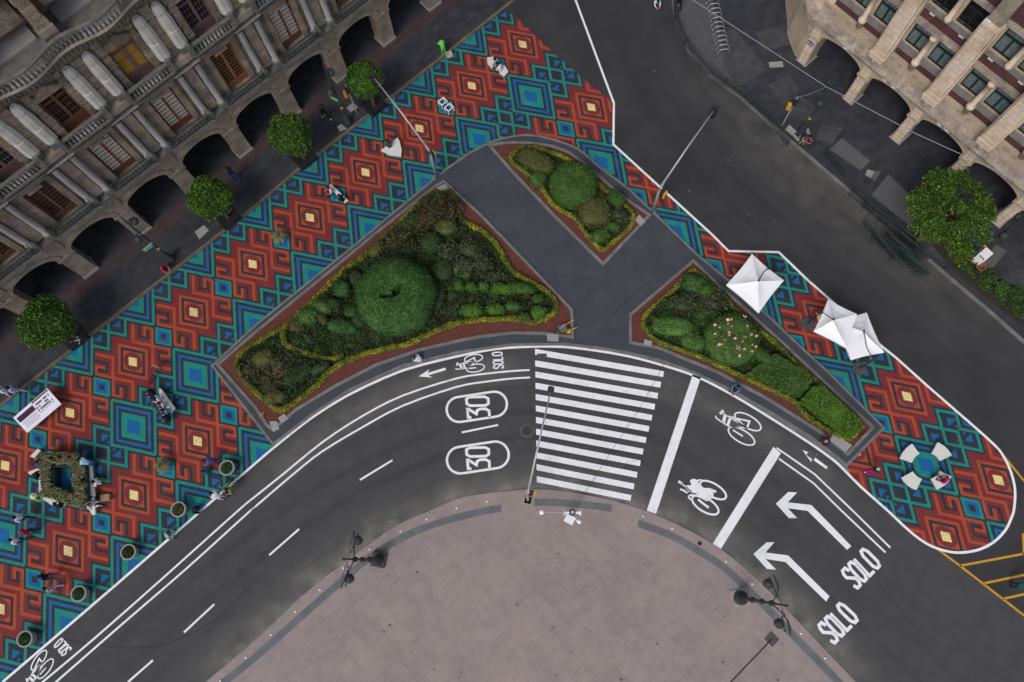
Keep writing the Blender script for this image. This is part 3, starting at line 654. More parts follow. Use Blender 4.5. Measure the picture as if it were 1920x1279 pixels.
# projecting bay stones between balconies, floor cornices
g=MB().use(M_gst);g.box(XA,XB,-.35,.13,10.46,10.62);g.box(XA,XB,-.5,.13,10.622,10.75);g.use(M_st2);g.box(XA,XB,-.25,.13,10.752,11.)
for k in range(K0,K1+2):
    xp=-.4+PX*k;g.use(M_st2).box(xp-.62,xp+.62,-.5,.11,11.002,11.5);g.use(M_plaster2).box(xp-.9,xp+.9,-.56,-.51,10.64,10.7);g.use(M_gst).box(xp-.85,xp+.85,-.44,.11,5.802,5.82)
g.build('cornice',LB)
# wavy upper cornice + terrace
g=MB().use(M_st2)
N=(K1-K0+1)*12;pr=[(.12,15.4),(-.15,15.7),(-.3,16.1),(-.75,16.45),(-.8,16.6),(1.2,16.6)]
vs=[];fs=[]
for i in range(N+1):
    x=XA+(XB-XA)*i/N;wv=.22*math.cos((x-WC[0])/PX*2*math.pi)
    for y,z in pr:
        k=max(0,min(1,(.12-y)));vs.append((x,y-wv*k if y<1 else y,z))
m_=len(pr)
for i in range(N):
    for j in range(m_-1):fs.append((i*m_+j,i*m_+j+1,(i+1)*m_+j+1,(i+1)*m_+j))
g.add(vs,[f[::-1] for f in fs]);g.build('upper_cornice',LB,True)
g=MB()
x=XA;i=0
while x<XB:
    wv=.2*math.cos((x-WC[0])/PX*2*math.pi);y=-.62-wv;ph=((x-WC[0])/PX)%1
    g.use(M_plaster2 if (ph<.25 or ph>.75) else M_gst);g.lathe([(.06,.0),(.09,.2),(.05,.38),(.085,.6),(.06,.7)],(x,y,16.6),6)
    g.use(M_iron).lathe([(.05,0),(.09,.1),(.03,.3)],(x,y-.28,16.32),5);x+=.25;i+=1
g.use(M_gst);P=[(XA+(XB-XA)*i/N,-.62-.2*math.cos((XA+(XB-XA)*i/N-WC[0])/PX*2*math.pi)) for i in range(N+1)];g.wall(P,.2,17.301,17.4);g.build('terrace_balustrade',LB)
g=MB().use(M_gst);g.box(XA,XB,-.3,6,16.602,16.66)
g.use(M_st)
g.box(XA,XB,2.,2.3,16.66,22.3)
for k in range(K0,K1+2):
    xp=-.4+PX*k;z=16.9
    g.use(M_st).box(xp-.42,xp+.42,.1,1.99,16.662,17.2)
    while z<22:
        h=rb.uniform(.25,.5);w=rb.uniform(.28,.42);g.box(xp-w,xp+w,.3-rb.uniform(0,.15),1.99,z,z+h-.04);z+=h
    g.use(M_st2).box(xp-.42,xp+.42,.1,.6,17.2,17.6)
for c in WC: g.use(M_plaster2).box(c-1.5,c+1.5,.9,1.95,16.662,16.8);g.use(M_st).box(c-1.6,c+1.6,1.3,1.98,17.6,18.6)
g.build('attic_wall',LB)
for c in WC: putwin('q',c,1.74,18.6,LB)
g=MB().use(M_st);g.box(XA,XB,8.,14,-.02,22.29);g.build('core_wall',LB)
# --- corner building (right)
a1,ang2=facade((1507,124),(1684,271))
RB=empty('corner_building',(a1.x,a1.y,0),ang2);tag(RB,'cream limestone corner building with low arches, tall pilasters and dark red bands','building')
M_lime=mat('limestone',(.62,.51,.4),.9,.16,1.2,.35,10,noise2=.1,col2=(.52,.4,.29),c2scale=.8)
M_lime2=mat('arcade_limestone',(.4,.32,.235),.9,.2,1.,.4,10,noise2=.12)
M_weath=mat('weathered_ledge',(.27,.22,.19),.95,.35,1.6,.9,12,noise2=.3,col2=(.36,.31,.25),c2scale=1.5)
M_redband=mat('red_tezontle',(.085,.036,.036),.95,.3,1.5,.6,20,noise2=.25)
M_gsill=mat('grey_sill',(.19,.175,.165),.9,.25,2.,.3,20)
M_curtg=mat('green_curtain',(.12,.165,.17),.85,.35,5.,.2,3);M_wfr=mat('green_frame',(.012,.022,.02),.5,.2,6.)
M_mort=mat('mortar',(.3,.23,.17),.95,.2,3.)
P2=4.26;R1=6
g=MB().use(M_lime2)
for k in range(0,R1+1):
    xp=-.28+P2*k+(.0);g.box(xp-.36,xp+.36,0,1.1,0,4.2)
    if k<R1:
        c=xp+P2/2;archseg(g,c,P2/2-.36,3.0,.82,4.2,0.,1.1);g.add([(c-1.77,0,4.2),(c+1.77,0,4.2),(c+1.77,1.1,4.2),(c-1.77,1.1,4.2)],[(0,1,2,3)])
g.build('arcade_wall',RB)
g=MB().use(M_lime)
for xp in(0.,):
    g.box(xp-.28,xp+.28,-.06,-.002,.02,2.85);g.use(M_lime2).box(xp-.46,xp+.46,-.09,1.15,2.86,3.02);g.use(M_conc).box(xp-.45,xp+.45,-.1,1.2,0,.16).use(M_lime)
    g.use(M_lime);g.box(xp-.3,xp+.3,-.06,-.002,3.03,4.1)
    g.use(M_mort)
    for z in np.arange(.3,4.1,.42):
        if 2.7<z<3.1:continue
        g.box(xp-.285,xp+.285,-.064,-.0605,z,z+.03)
        g.box(xp+(.02 if int(z*10)%2 else -.1),xp+(.045 if int(z*10)%2 else -.075),-.064,-.0605,z+.03,z+.42)
m_=g.mesh('pier_facing')
for k in range(0,R1+1):o=link('pier_facing',m_,RB);o.location=(-.28+P2*k,0,0)
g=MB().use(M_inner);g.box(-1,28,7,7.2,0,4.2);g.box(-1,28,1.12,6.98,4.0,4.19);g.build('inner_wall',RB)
g=MB().use(M_weath);vs=[];pr=[(0.,4.2),(-.32,4.32),(-.36,4.55),(-.1,4.62),(.42,4.75)]
for x in(-.9,28):
    for y,z in pr:vs.append((x,y,z))
g.add(vs,[(i,5+i,6+i,1+i) for i in range(4)]);g.use(M_lime2).box(-.9,28,.42,.6,4.5,5.72)
rr=random.Random(5)
g.use(M_weath)
for i in range(46):
    x=-.6+i*.6+rr.uniform(-.1,.1);w=rr.uniform(.12,.26)
    g.use(M_gsill)
    if i%3==0:
        for aa in((x-w,x+w,5.3,5.33),(x-w,x+w,5.45,5.48)):g.box(aa[0],aa[1],.4,.419,aa[2],aa[3])
        for aa in((x-w,x-w+.03,5.33,5.45),(x+w-.03,x+w,5.33,5.45)):g.box(aa[0],aa[1],.4,.419,aa[2],aa[3])
    elif i%3==1:
        P=[(x+.11*math.cos(t),.41,5.3+.11*math.sin(t)) for t in [k*math.pi/4 for k in range(9)]];g.tube(P,.018,4,False)
g.use(M_light)
for x in(1.9,5.2,5.9,9.6,10.2):g.box(x,x+.3,-.42,-.37,4.4,4.48)
g.build('ledge',RB)
M_lwall=.6
g=MB()
def rwin(xc,z0,z1):return (xc-.65,xc+.65,z0,z1)
WX=[]
for k in range(-1,R1):
    b=-.28+P2*k;WX+=[b+1.1+.28,b+3.02+.1]
WX=[x for x in WX if x>.5]
g.use(M_redband);g.box(-.5,28,.62,.8,5.72,6.32);g.use(M_gsill).box(-.5,28,.5,.8,6.322,6.85)
g.use(M_lime2);wallholes(g,-.5,28,6.85,8.8,.6,[rwin(x,6.9,8.74) for x in WX])
g.use(M_weath).box(-.5,28,.42,.8,8.801,9.18);g.use(M_redband).box(-.5,28,.64,.8,9.182,9.95);g.use(M_gsill).box(-.5,28,.52,.8,9.952,10.32)
g.use(M_lime2);wallholes(g,-.5,28,10.32,12.4,.6,[rwin(x,10.4,12.34) for x in WX])
g.use(M_weath).box(-.5,28,.42,.8,12.401,12.7);g.use(M_redband).box(-.5,28,.62,.8,12.702,17.5);g.box(-.5,28,.81,10,17.3,17.49)
g.use(M_lime).box(-.5,28,9,9.2,0,17.2)
for i in range(14):
    x=.8+i*2.1;g.use(M_light).box(x,x+.35,.57,.615,9.75,9.9)
g.build('upper_wall',RB)
def rw(h,cur):
    g=MB().use(M_wfr);g.box(-.64,-.58,.1,.2,0,h);g.box(.58,.64,.1,.2,0,h);g.box(-.64,.64,.1,.2,h-.06,h);g.box(-.64,.64,.1,.2,0,.07);g.box(-.05,.05,.08,.2,0,h*.66);g.box(-.58,.58,.09,.2,h*.64,h*.64+.07)
    fr=g.mesh('frame');g=MB().use(cur)
    n=26;vs=[];fs=[]
    for i in range(n+1):
        x=-.6+1.2*i/n;y=.24+.025*(i%2)
        vs+=[(x,y,.05),(x,y,h-.05)]
    g.add(vs,[(2*i,2*i+2,2*i+3,2*i+1) for i in range(n)]);return g.mesh('window'),fr
wa=rw(1.84,M_curtg);wb=rw(1.94,M_curtg);wc=rw(1.94,M_dglass)
for i,x in enumerate(WX):
    for (a,b),z in((wa,6.9),((wc if i in(2,3) else wb),10.4)):
        o=link('window',a,RB);o.location=(x,.6,z);link('frame',b,o)
g=MB().use(M_lime);g.lathe([(.2,0),(.2,.5),(.27,.52),(.27,.75),(.17,.8),(.155,2.85),(.22,2.9),(.22,3.0)],n=10);mc1=g.mesh('colonnette',True)
g=MB().use(M_lime);g.lathe([(.22,0),(.22,.25),(.17,.3),(.15,2.05),(.2,2.1)],n=10);mc2=g.mesh('colonnette',True)
g=MB().use(M_lime)
g.box(-.5,.5,-.28,.6,5.1,5.45);g.box(-.56,.56,-.34,.6,5.452,5.6);g.box(-.5,.5,-.28,.6,5.602,5.95);g.box(-.44,.44,-.2,.6,5.952,12.25);g.box(-.5,.5,-.28,.6,12.252,12.45)
g.box(-.56,-.46,.0,.6,5.7,12.2);g.box(.46,.56,.0,.6,5.7,12.2)
g.use(M_mort)
z=6.;j=0
while z<12.1:
    g.box(-.43,.43,-.203,-.2005,z,z+.02);xx=(.05,-.2,.22)[j%3];g.box(xx,xx+.02,-.203,-.2005,z+.02,min(z+.44,12.2));z+=.46;j+=1
g.use(M_conc).box(-.12,.12,-.42,-.3,4.95,5.1)
g.use(M_st2).box(-.4,.4,-.02,.6,12.452,17.3);g.box(-.44,-.3,-.06,.6,12.46,17.2);g.use(M_light).box(-.5,-.15,-.32,-.12,12.46,12.6)
mp=g.mesh('pilaster')
for k in range(0,R1+1):
    xp=-.28+P2*k
    if k>0: o=link('pilaster',mp,RB);o.location=(xp+.05,0,0)
    for m2,z in((mc1,5.75),(mc2,10.3)):
        if k<R1: o=link('colonnette',m2,RB);o.location=(xp+2.13,.38,z)
# rounded corner tower
Mx=Matrix.Rotation(-ang2,4,'Z')
def loc2(p): v=Mx@Vector((p[0]-a1.x,p[1]-a1.y,0));return (v.x,v.y)
g=MB().use(M_lime2)
cp=[loc2(p) for p in[(18.87,34.31),(18.5,34.76),(18.26,35.2),(17.98,36.3),(17.85,36.93),(17.95,37.6),(18.1,60)]]
cp2=cp+[loc2((24,60)),loc2((24,37.5)),loc2((19.6,33.9))]
g.prism([cp[0],cp[1],cp[2],cp[3],cp[4],cp[5],loc2((18.1,46)),loc2((21,46)),loc2((20.4,36))],0,4.2)
g.use(M_weath).prism([loc2(p) for p in[(18.75,33.95),(18.2,34.5),(17.8,35.2),(17.55,36.5),(17.5,46.5),(23,46.5),(22,36),(19.6,34.6)]],4.21,4.6)
g.use(M_lime)
cx,cy=20.6,37.2;pts=[]
for i in range(9):
    t=R_(228-i*8);pts.append(loc2((cx+2.6*math.cos(t)*1.0,cy+3.0*math.sin(t))))
g.prism([loc2((20.3,35.0))]+pts+[loc2((18.1,46)),loc2((24,46))],4.61,17.3)
g.build('corner_tower',RB)
g=MB().use(mat('blue_enamel',(.03,.05,.25),.4,.1));g.box(-1.05,-.62,-.13,-.11,2.2,2.55);g.use(M_light).box(-1.0,-.9,-.135,-.131,2.3,2.45);g.box(-.78,-.68,-.135,-.131,2.3,2.45);g.box(-.9,-.78,-.135,-.131,2.36,2.4)
o=g.build('street_plate',RB);o.location=(.55,0,0)
# ================================================================== VEGETATION
def fmat(n,c,isl=.45,c2=None): return mat(n,c,.75,.25,2.5,island=isl,spec=.25,col2=c2,c2scale=1.2) if c2 else mat(n,c,.75,.25,2.5,island=isl,spec=.25)
F_clip=fmat('clipped_leaves',(.034,.082,.018));F_mid=fmat('green_leaves',(.05,.105,.02));F_brt=fmat('bright_leaves',(.062,.135,.014))
F_olive=fmat('olive_leaves',(.075,.08,.022));F_brown=fmat('brown_leaves',(.062,.05,.024),.5,(.042,.065,.018));F_yel=fmat('yellow_leaves',(.27,.265,.018),.45,(.1,.15,.016))
F_grey=fmat('greygreen_leaves',(.055,.072,.034),.5);F_tree=fmat('tree_leaves',(.075,.15,.012),.5);F_ficus=fmat('ficus_leaves',(.058,.125,.01),.5,(.035,.085,.012));F_dark=fmat('dark_leaves',(.03,.055,.018),.5)
F_straw=fmat('dry_grass',(.2,.2,.1),.5);F_pink=mat('pink_petals',(.75,.35,.33),.7,.1,5.,island=.3);M_bark=mat('bark',(.09,.07,.05),.95,.3,8.,.6,20)
def leafcloud(pts,nrm,size,rng,flat=.5,asp=.6):
    n=len(pts);t=rng.normal(size=(n,3));nn=nrm*(1-flat)*2+rng.normal(size=(n,3))*flat*1.2;nn/=np.linalg.norm(nn,axis=1)[:,None]+1e-9
    a=np.cross(nn,t);a/=np.linalg.norm(a,axis=1)[:,None]+1e-9;b=np.cross(nn,a);s=size*rng.uniform(.6,1.3,(n,1))
    V=np.stack([pts-a*s,pts-b*s*asp,pts+a*s,pts+b*s*asp],1).reshape(-1,3);return V
def npmesh(name,V,mat_i,mats,core=None,smooth_core=True):
    nq=len(V)//4;F=np.arange(nq*4).reshape(-1,4);vs=V;nf=nq;cores=0
    if core is not None:
        cv,cf=core;o=len(V);vs=np.vstack([V,cv]);cores=len(cf)
    me=bpy.data.meshes.new(name);me.vertices.add(len(vs));me.vertices.foreach_set('co',vs.astype(np.float32).ravel())
    loops=F.ravel()
    if core is not None: loops=np.concatenate([loops,(cf+o).ravel()])
    tot=nq+cores;me.loops.add(len(loops));me.loops.foreach_set('vertex_index',loops.astype(np.int32))
    me.polygons.add(tot);me.polygons.foreach_set('loop_start',np.arange(tot,dtype=np.int32)*4)
    for m in mats:me.materials.append(m)
    mi=np.zeros(tot,np.int32)
    if mat_i is not None:mi[:nq]=mat_i
    me.polygons.foreach_set('material_index',mi);me.update(calc_edges=True);return me
def sph(n=20,m=12,bumpf=None):
    V=[];F=[]
    for j in range(m+1):
        ph=math.pi*j/m
        for k in range(n):
            t=2*math.pi*k/n;V.append((math.sin(ph)*math.cos(t),math.sin(ph)*math.sin(t),math.cos(ph)))
    for j in range(m):
        for k in range(n):F.append((j*n+k,(j+1)*n+k,(j+1)*n+(k+1)%n,j*n+(k+1)%n))
    return np.array(V),np.array(F)
def blobs_mesh(name,blobs,dens,size,mats,rng,core=.9,flat=.5,volume=0.,lump=.06,weights=None,power=2.):
    P=[];Nn=[];CV=[];CF=[];o=0;sv,sf=sph()
    for (cx,cy,cz,rx,ry,rz,th) in blobs:
        area=4*math.pi*((rx*ry)**1.6+(rx*rz)**1.6+(ry*rz)**1.6)**(1/1.6)/3**(1/1.6);n=int(area*dens)
        d=rng.normal(size=(n,3));d/=np.linalg.norm(d,axis=1)[:,None];d[:,2]=np.where(d[:,2]<-.55,-d[:,2],d[:,2])
        ph=rng.uniform(0,9,3);lm=1+lump*(np.sin(d[:,0]*5+ph[0])+np.sin(d[:,1]*6+ph[1])+np.sin(d[:,2]*5+ph[2]))
        r=(1-volume*rng.uniform(0,1,n)**1.5)*lm
        if power!=2.: 
            k=(np.abs(d)**power).sum(1)**(-1/power);dd=d*k[:,None]
        else: dd=d
        q=dd*r[:,None]*np.array([rx,ry,rz]);nr=d/np.array([rx,ry,rz]);nr/=np.linalg.norm(nr,axis=1)[:,None]
        c,s=math.cos(th),math.sin(th);M=np.array([[c,s,0],[-s,c,0],[0,0,1]]);P.append(q@M+[cx,cy,cz]);Nn.append(nr@M)
        if core:
            k=(np.abs(sv)**power).sum(1)**(-1/power) if power!=2. else np.ones(len(sv))
            CV.append((sv*k[:,None]*core*np.array([rx,ry,rz]))@M+[cx,cy,cz]);CF.append(sf+o);o+=len(sv)
    P=np.vstack(P);Nn=np.vstack(Nn);keep=P[:,2]>.02;P=P[keep];Nn=Nn[keep]
    V=leafcloud(P,Nn,size,rng,flat);mi=None
    if len(mats)>1 and weights is not None: mi=rng.choice(len(mats),len(P),p=weights)
    return npmesh(name,V,mi,mats,(np.vstack(CV),np.vstack(CF)) if core else None)
KX=lambda u,v:1/((HC)/( -(RW@np.array([(u-CX)/FPX,-(v-CY)/FPX,-1.]))[2])/FPX) # px per metre at ground
def shrub(u,v,rx,ry,h,m,label,ang=0,name='shrub',dens=70,size=.085,group=None,volume=.12,power=2.,extra=None,flat=.5,lump=.06,cat='shrub'):
    k=FPX/(HC/-(RW@np.array([(u-CX)/FPX,-(v-CY)/FPX,-1.]))[2]);x,y=G(u,v,.17+h*.6);R=np.random.default_rng(int(u*7+v*13))
    B=[(0,0,h*.5,rx/k,ry/k,h*.55,-ang)]
    if extra:
        B=[((a/k),(-b/k),h*.5*c,rx2/k,ry2/k,h*.55*c,-ang) for a,b,rx2,ry2,c in extra]
    ms=m if isinstance(m,list) else [m]
    me=blobs_mesh(name,B,dens*(1+1.6*volume),size,ms,R,core=.93-.5*volume,volume=volume,power=power,flat=flat,lump=lump,weights=([.75]+[.25/(len(ms)-1)]*(len(ms)-1)) if len(ms)>1 else None)
    o=link(name,me);o.location=(x,y,.17);tag(o,label,cat,group);return o
r_=R_
# --- bed A topiary drum with a dark slot
def topiary(u,v,rpx,h,label,hole,m=F_clip):
    k=FPX/(HC/-(RW@np.array([(u-CX)/FPX,-(v-CY)/FPX,-1.]))[2])*HC/(HC-h*.7);x,y=G(u,v,h*.7);R=np.random.default_rng(int(u));r=rpx/k
    n=int(420*r*r);P=[];Nn=[]
    th=R.uniform(0,2*math.pi,n);q=np.sqrt(R.uniform(0,1,n))
    rim=1+.02*np.sin(th*5)+.015*np.sin(th*9+1)
    # dome with soft shoulder, dished toward the middle
    z=h*(1-.55*q**5)-.22*np.exp(-(q/.28)**2)*h*.5+.04*np.sin(q*9+th*3)
    X=q*r*rim*np.cos(th);Y=q*r*rim*np.sin(th)
    cut=np.zeros(n,bool)
    for hx,hy,ha,hb,ht in hole:
        dx=X/r-hx;dy=Y/r-hy;c,s=math.cos(ht),math.sin(ht);cut|=((dx*c+dy*s)/ha)**2+((-dx*s+dy*c)/hb)**2<1
    P1=np.c_[X,Y,z][~cut];N1=np.c_[np.cos(th)*q**3,np.sin(th)*q**3,np.ones(n)*.6][~cut]
    n2=int(n*.55);t2=R.uniform(0,2*math.pi,n2);z2=R.uniform(.05,.5,n2)*h;rim2=1+.02*np.sin(t2*5)+.015*np.sin(t2*9+1)
    P2=np.c_[r*rim2*np.cos(t2),r*rim2*np.sin(t2),z2];N2=np.c_[np.cos(t2),np.sin(t2),np.zeros(n2)]
    P=np.vstack([P1,P2]);Nn=np.vstack([N1,N2]);V=leafcloud(P,Nn,.075,R,.45)
    K=96;J=40;CV=[];CF=[]
    qs=[.04]+[(j+1)/J for j in range(J)]
    for qq in qs:
        for i in range(K):
            t=2*math.pi*i/K;rm=1+.02*math.sin(t*5)+.015*math.sin(t*9+1);zz_=h*(1-.55*qq**5)-.22*math.exp(-(qq/.28)**2)*h*.5-.07
            xx=qq*rm*math.cos(t)*.97;yy=qq*rm*math.sin(t)*.97
            for hx,hy,ha,hb,ht in hole:
                dx=xx-hx;dy=yy-hy;c,s=math.cos(ht),math.sin(ht)
                if ((dx*c+dy*s)/(ha*1.05))**2+((-dx*s+dy*c)/(hb*1.1))**2<1: zz_=.05
            CV.append((xx*r,yy*r,zz_))
    for i in range(K):t=2*math.pi*i/K;CV.append((r*.97*math.cos(t),r*.97*math.sin(t),0))
    for j in range(len(qs)):
        for i in range(K):CF.append((j*K+i,(j+1)*K+i,(j+1)*K+(i+1)%K,j*K+(i+1)%K))
    me=npmesh('topiary',V,None,[m],(np.array(CV),np.array(CF)));o=link('topiary',me);o.location=(x,y,.17);tag(o,label,'topiary');return o
topiary(739,549,77,2.3,'huge round clipped topiary with a dark slit in its flat top',[(.13,.05,.2,.085,r_(75)),(-.13,-.14,.17,.07,r_(12)),(.04,-.09,.16,.085,r_(35))])
topiary(1076,341,46,1.7,'round clipped topiary in the small garden bed near the lamp post',[(.05,.35,.05,.03,0.)],F_mid)
o=topiary(1374,633,52,1.5,'round rose bush dotted with pink blooms',[],F_mid)
R=np.random.default_rng(5);q=R.uniform(-1,1,(60,2));q=q[(q**2).sum(1)<.75];P=np.c_[q*1.7,1.36+0*q[:,0]]
V=np.vstack([leafcloud(P+[0,0,.06],np.tile([0,0,1.],(len(P),1)),.1,R,.3,1.),leafcloud(P+[.03,.02,.1],np.tile([0,0,1.],(len(P),1)),.08,R,.3,1.)])
link('blossoms',npmesh('blossoms',V,None,[F_pink]),o)
# --- shrubs: u,v,rx,ry,h,mat,label,angle
A1='in the large garden bed'
SHR=[
(800,402,62,32,1.3,F_brown,'long brown green loose shrub along the top edge of the large bed',r_(-42)),
(838,392,26,30,1.1,F_brown,'rusty brown shrub at the top corner of the large bed',r_(10)),
(836,425,22,18,1.0,F_olive,'olive rounded shrub just below the rusty brown corner shrub',0),
(770,418,26,15,1.2,F_clip,'dark green patch shrub inside the brown shrubs above the huge topiary',r_(-45)),
(745,448,34,17,1.1,F_brown,'brown shrub touching the upper rim of the huge topiary',r_(-30)),
(706,466,20,14,.9,F_olive,'olive shrub between the yellow border and the huge topiary',r_(-40)),
(808,455,19,24,1.1,F_dark,'tall dark shrub right of the huge topiary shoulder',r_(20)),
(842,470,26,24,.9,F_grey,'grey green shrub in the middle of the large bed',0),
(880,468,26,20,.9,F_grey,'grey green shrub near the wavy yellow border, upper one',r_(20)),
(868,500,28,24,.8,F_grey,'pale grey shrub in the centre right of the large bed',0),
(905,492,26,22,.8,F_grey,'grey shrub beside the inner curve of the yellow border',r_(40)),
(925,520,20,16,.7,F_grey,'small grey shrub above the row of bright clipped hedges',0),
(832,505,20,24,.8,F_dark,'dark shrub between the huge topiary and the grey shrubs',0),
(872,515,14,9,.7,F_mid,'small green mound above the bright hedge row',0),
(820,560,16,26,.6,F_dark,'dark low shrub at the right foot of the huge topiary',r_(15)),
(641,541,17,17,.9,F_clip,'round dark shrub left of the huge topiary, nearest its rim',0),
(668,522,14,14,.8,F_dark,'small dark shrub at the upper left of the huge topiary',0),
(604,575,22,13,.9,F_mid,'oval green shrub by the left yellow border',r_(20)),
(578,592,22,18,.9,F_mid,'round bright shrub left of the oval shrubs',0),
(625,570,16,10,.8,F_clip,'dark oval shrub among the left shrubs',r_(25)),
(641,612,33,15,.9,F_clip,'wide flat oval shrub at the lower left of the huge topiary',r_(10)),
(605,598,16,9,.7,F_olive,'narrow olive shrub between the oval shrubs',r_(50)),
(660,585,14,12,.7,F_clip,'small dark mound tucked under the huge topiary',0),
(672,600,16,18,.7,F_dark,'dark green shrub below left of the huge topiary rim',0),
(555,610,16,14,.6,F_olive,'olive shrub at the left narrow end of the large bed',0),
(860,535,9,11,.8,F_brt,'small bright clipped cube hedge at the left end of the upper hedge row',0),
(883,538,11,9,.8,F_brt,'second bright clipped hedge of the upper hedge row',0),
(908,537,11,9,.7,F_mid,'third clipped hedge of the upper hedge row, duller green',0),
(942,542,23,11,.8,F_brt,'longer bright clipped hedge in the upper hedge row',r_(5)),
(980,541,27,12,.8,F_mid,'broad dark clipped hedge at the right end of the upper hedge row',r_(5)),
(886,582,22,13,.8,F_brt,'left bright hedge of the lower hedge row',r_(-5)),
(930,580,20,11,.8,F_brt,'middle bright hedge of the lower hedge row',0),
(962,574,15,9,.8,F_mid,'right dull hedge of the lower hedge row',0),
(1008,560,12,10,.7,F_mid,'round hedge inside the right tip of the yellow border',0),
(1010,586,15,13,.8,F_brt,'bright round hedge in the lower right tip of the large bed',0),
(984,594,13,9,.7,F_mid,'flat round hedge beside the lower right yellow border',0),
(470,692,22,20,.7,F_brown,'brown shrub at the far left corner of the large bed',0),
(493,672,24,18,.8,F_olive,'olive shrub behind the bare twiggy bush',r_(-30)),
(560,700,34,17,.7,F_dark,'dark shrub right of the bare twiggy bush',r_(-35)),
(600,690,22,10,.7,F_dark,'dark shrub strip along the lower yellow border',r_(-30)),
(515,745,24,13,.6,F_olive,'olive low shrub at the lowest corner of the large bed',r_(-10)),
# small bed
(1005,302,42,20,.9,F_olive,'long olive shrub in the upper part of the small bed',r_(30)),
(1010,335,16,18,.8,F_mid,'green mound left of the small bed topiary',r_(45)),
(1116,397,33,30,1.0,F_olive,'large olive brown mound below the small bed topiary',0),
(1126,441,20,14,.8,F_mid,'green mound at the lower tip of the small bed',r_(-20)),
(1155,372,20,15,.8,F_clip,'dark green shrub right of the small bed topiary',r_(35)),
(1162,405,18,17,.7,F_grey,'grey flowering shrub at the right corner of the small bed',0),
(1150,425,14,10,.7,F_mid,'green shrub beside the lower right yellow border of the small bed',0),
# long bed
(1302,532,26,20,.9,F_clip,'dark shrub at the upper tip of the long bed',r_(20)),
(1284,568,34,24,.8,F_grey,'grey green shrub in the upper left of the long bed',0),
(1335,560,34,26,.8,F_grey,'grey scrubby shrub in the middle of the upper long bed',r_(30)),
(1322,545,16,13,.9,F_mid,'green mound beside the right border of the long bed',0),
(1262,612,44,20,.9,F_mid,'broad green hedge mound left of the rose bush',r_(5)),
(1300,640,26,18,.8,F_mid,'low green mound below left of the rose bush',r_(20)),
(1430,668,26,14,.8,F_clip,'dark shrub right of the rose bush',r_(45)),
]
for u,v,rx,ry,h,m,lab,an in SHR:
    lo=m in(F_grey,F_brown)
    shrub(u,v,rx,ry,h,m,lab,an,dens=60 if lo else 75,size=.1 if lo else .075,volume=.5 if lo else .14,power=2.7 if not lo else 2.2,lump=.16 if lo else .07,flat=.95 if lo else .55)
def hedge(P,h,m,label,name='hedge',dens=90,size=.07,z0=.17):
    P=GP(P,h);R=np.random.default_rng(len(P)*31+int(P[0][0]*9)%97);xs_=[p[0] for p in P];ys_=[p[1] for p in P];cx,cy=sum(xs_)/len(P),sum(ys_)/len(P)
    A=(max(xs_)-min(xs_))*(max(ys_)-min(ys_));n=int(A*dens*3);q=np.c_[R.uniform(min(xs_),max(xs_),n),R.uniform(min(ys_),max(ys_),n)]
    q=np.array([a for a in q if inpoly(a[0],a[1],P)]);zt=h+.05*np.sin(q[:,0]*3)+.05*np.sin(q[:,1]*4)+R.normal(size=len(q))*.03
    T=np.c_[q-[cx,cy],zt];N=np.tile([0,0,1.],(len(q),1));S_=[];SN=[]
    for i in range(len(P)):
        a=np.array(P[i]);b=np.array(P[(i+1)%len(P)]);L_=np.linalg.norm(b-a);k=int(L_*h*dens*2.2);t=R.uniform(0,1,(k,1));z=R.uniform(.03,h,(k,1));nn=np.array([b[1]-a[1],a[0]-b[0]])/max(L_,1e-6)
        S_.append(np.hstack([a+(b-a)*t-[cx,cy],z]));SN.append(np.tile([nn[0],nn[1],0],(k,1)))
    V=leafcloud(np.vstack([T]+S_),np.vstack([N]+SN),size,R,.5)
    g=MB().use(m);g.prism([((x-cx)*.97,(y-cy)*.97) for x,y in P],0,h-.06)
    me0=npmesh(name,V,None,[m]);o=link(name,me0);bm=bmesh.new();bm.from_mesh(me0);c=g.mesh('c');bm.from_mesh(c);bm.to_mesh(me0);bm.free();bpy.data.meshes.remove(c)
    o.location=(cx,cy,z0);tag(o,label,'hedge');return o
hedge([(1524,726),(1540,722),(1612,788),(1614,806),(1598,817),(1588,819),(1500,752)],.8,F_brt,'long clipped bright hedge at the pointed end of the long bed')
hedge([(1425,682),(1452,664),(1500,690),(1523,712),(1512,730),(1495,745),(1400,702)],.75,F_mid,'clipped green hedge between the rose bush and the bright end hedge')
def border(Pl,closed,label,w=.36,h=.34,m=None):
    P=smooth_line(Pl,3,closed);P=GP(P,.45);R=np.random.default_rng(int(abs(P[0][0])*100));pts=[];nr=[];cx,cy=P[0];m=m or [F_yel,F_olive]
    n=len(P);core=MB().use(m[0]);core.wall([(x-cx,y-cy) for x,y in P],w*.7,0,h*.75,closed)
    for i in range(n if closed else n-1):
        a=np.array(P[i]);b=np.array(P[(i+1)%n]);L_=np.linalg.norm(b-a);k=int(L_*w*650);t=R.uniform(0,1,(k,1));d=(b-a)/max(L_,1e-6);nn=np.array([-d[1],d[0]]);off=R.uniform(-1,1,(k,1))
        z=h*(1-.75*off**4)*R.uniform(.8,1.1,(k,1));pts.append(np.hstack([a+(b-a)*t+nn*off*w/2*(1+.15*np.sin(a[0]*3+t*2))-[cx,cy],z]));nr.append(np.hstack([nn*off,np.ones((k,1))]))
    P3=np.vstack(pts);V=leafcloud(P3,np.vstack(nr),.06,R,.6);mi=R.choice(2,len(P3),p=[.8,.2])
    me=npmesh('hedge',V,mi,m);bm=bmesh.new();bm.from_mesh(me);c=core.mesh('c');bm.from_mesh(c);bm.to_mesh(me);bm.free();bpy.data.meshes.remove(c)
    o=link('border_hedge',me);o.location=(cx,cy,.17);tag(o,label,'hedge');return o
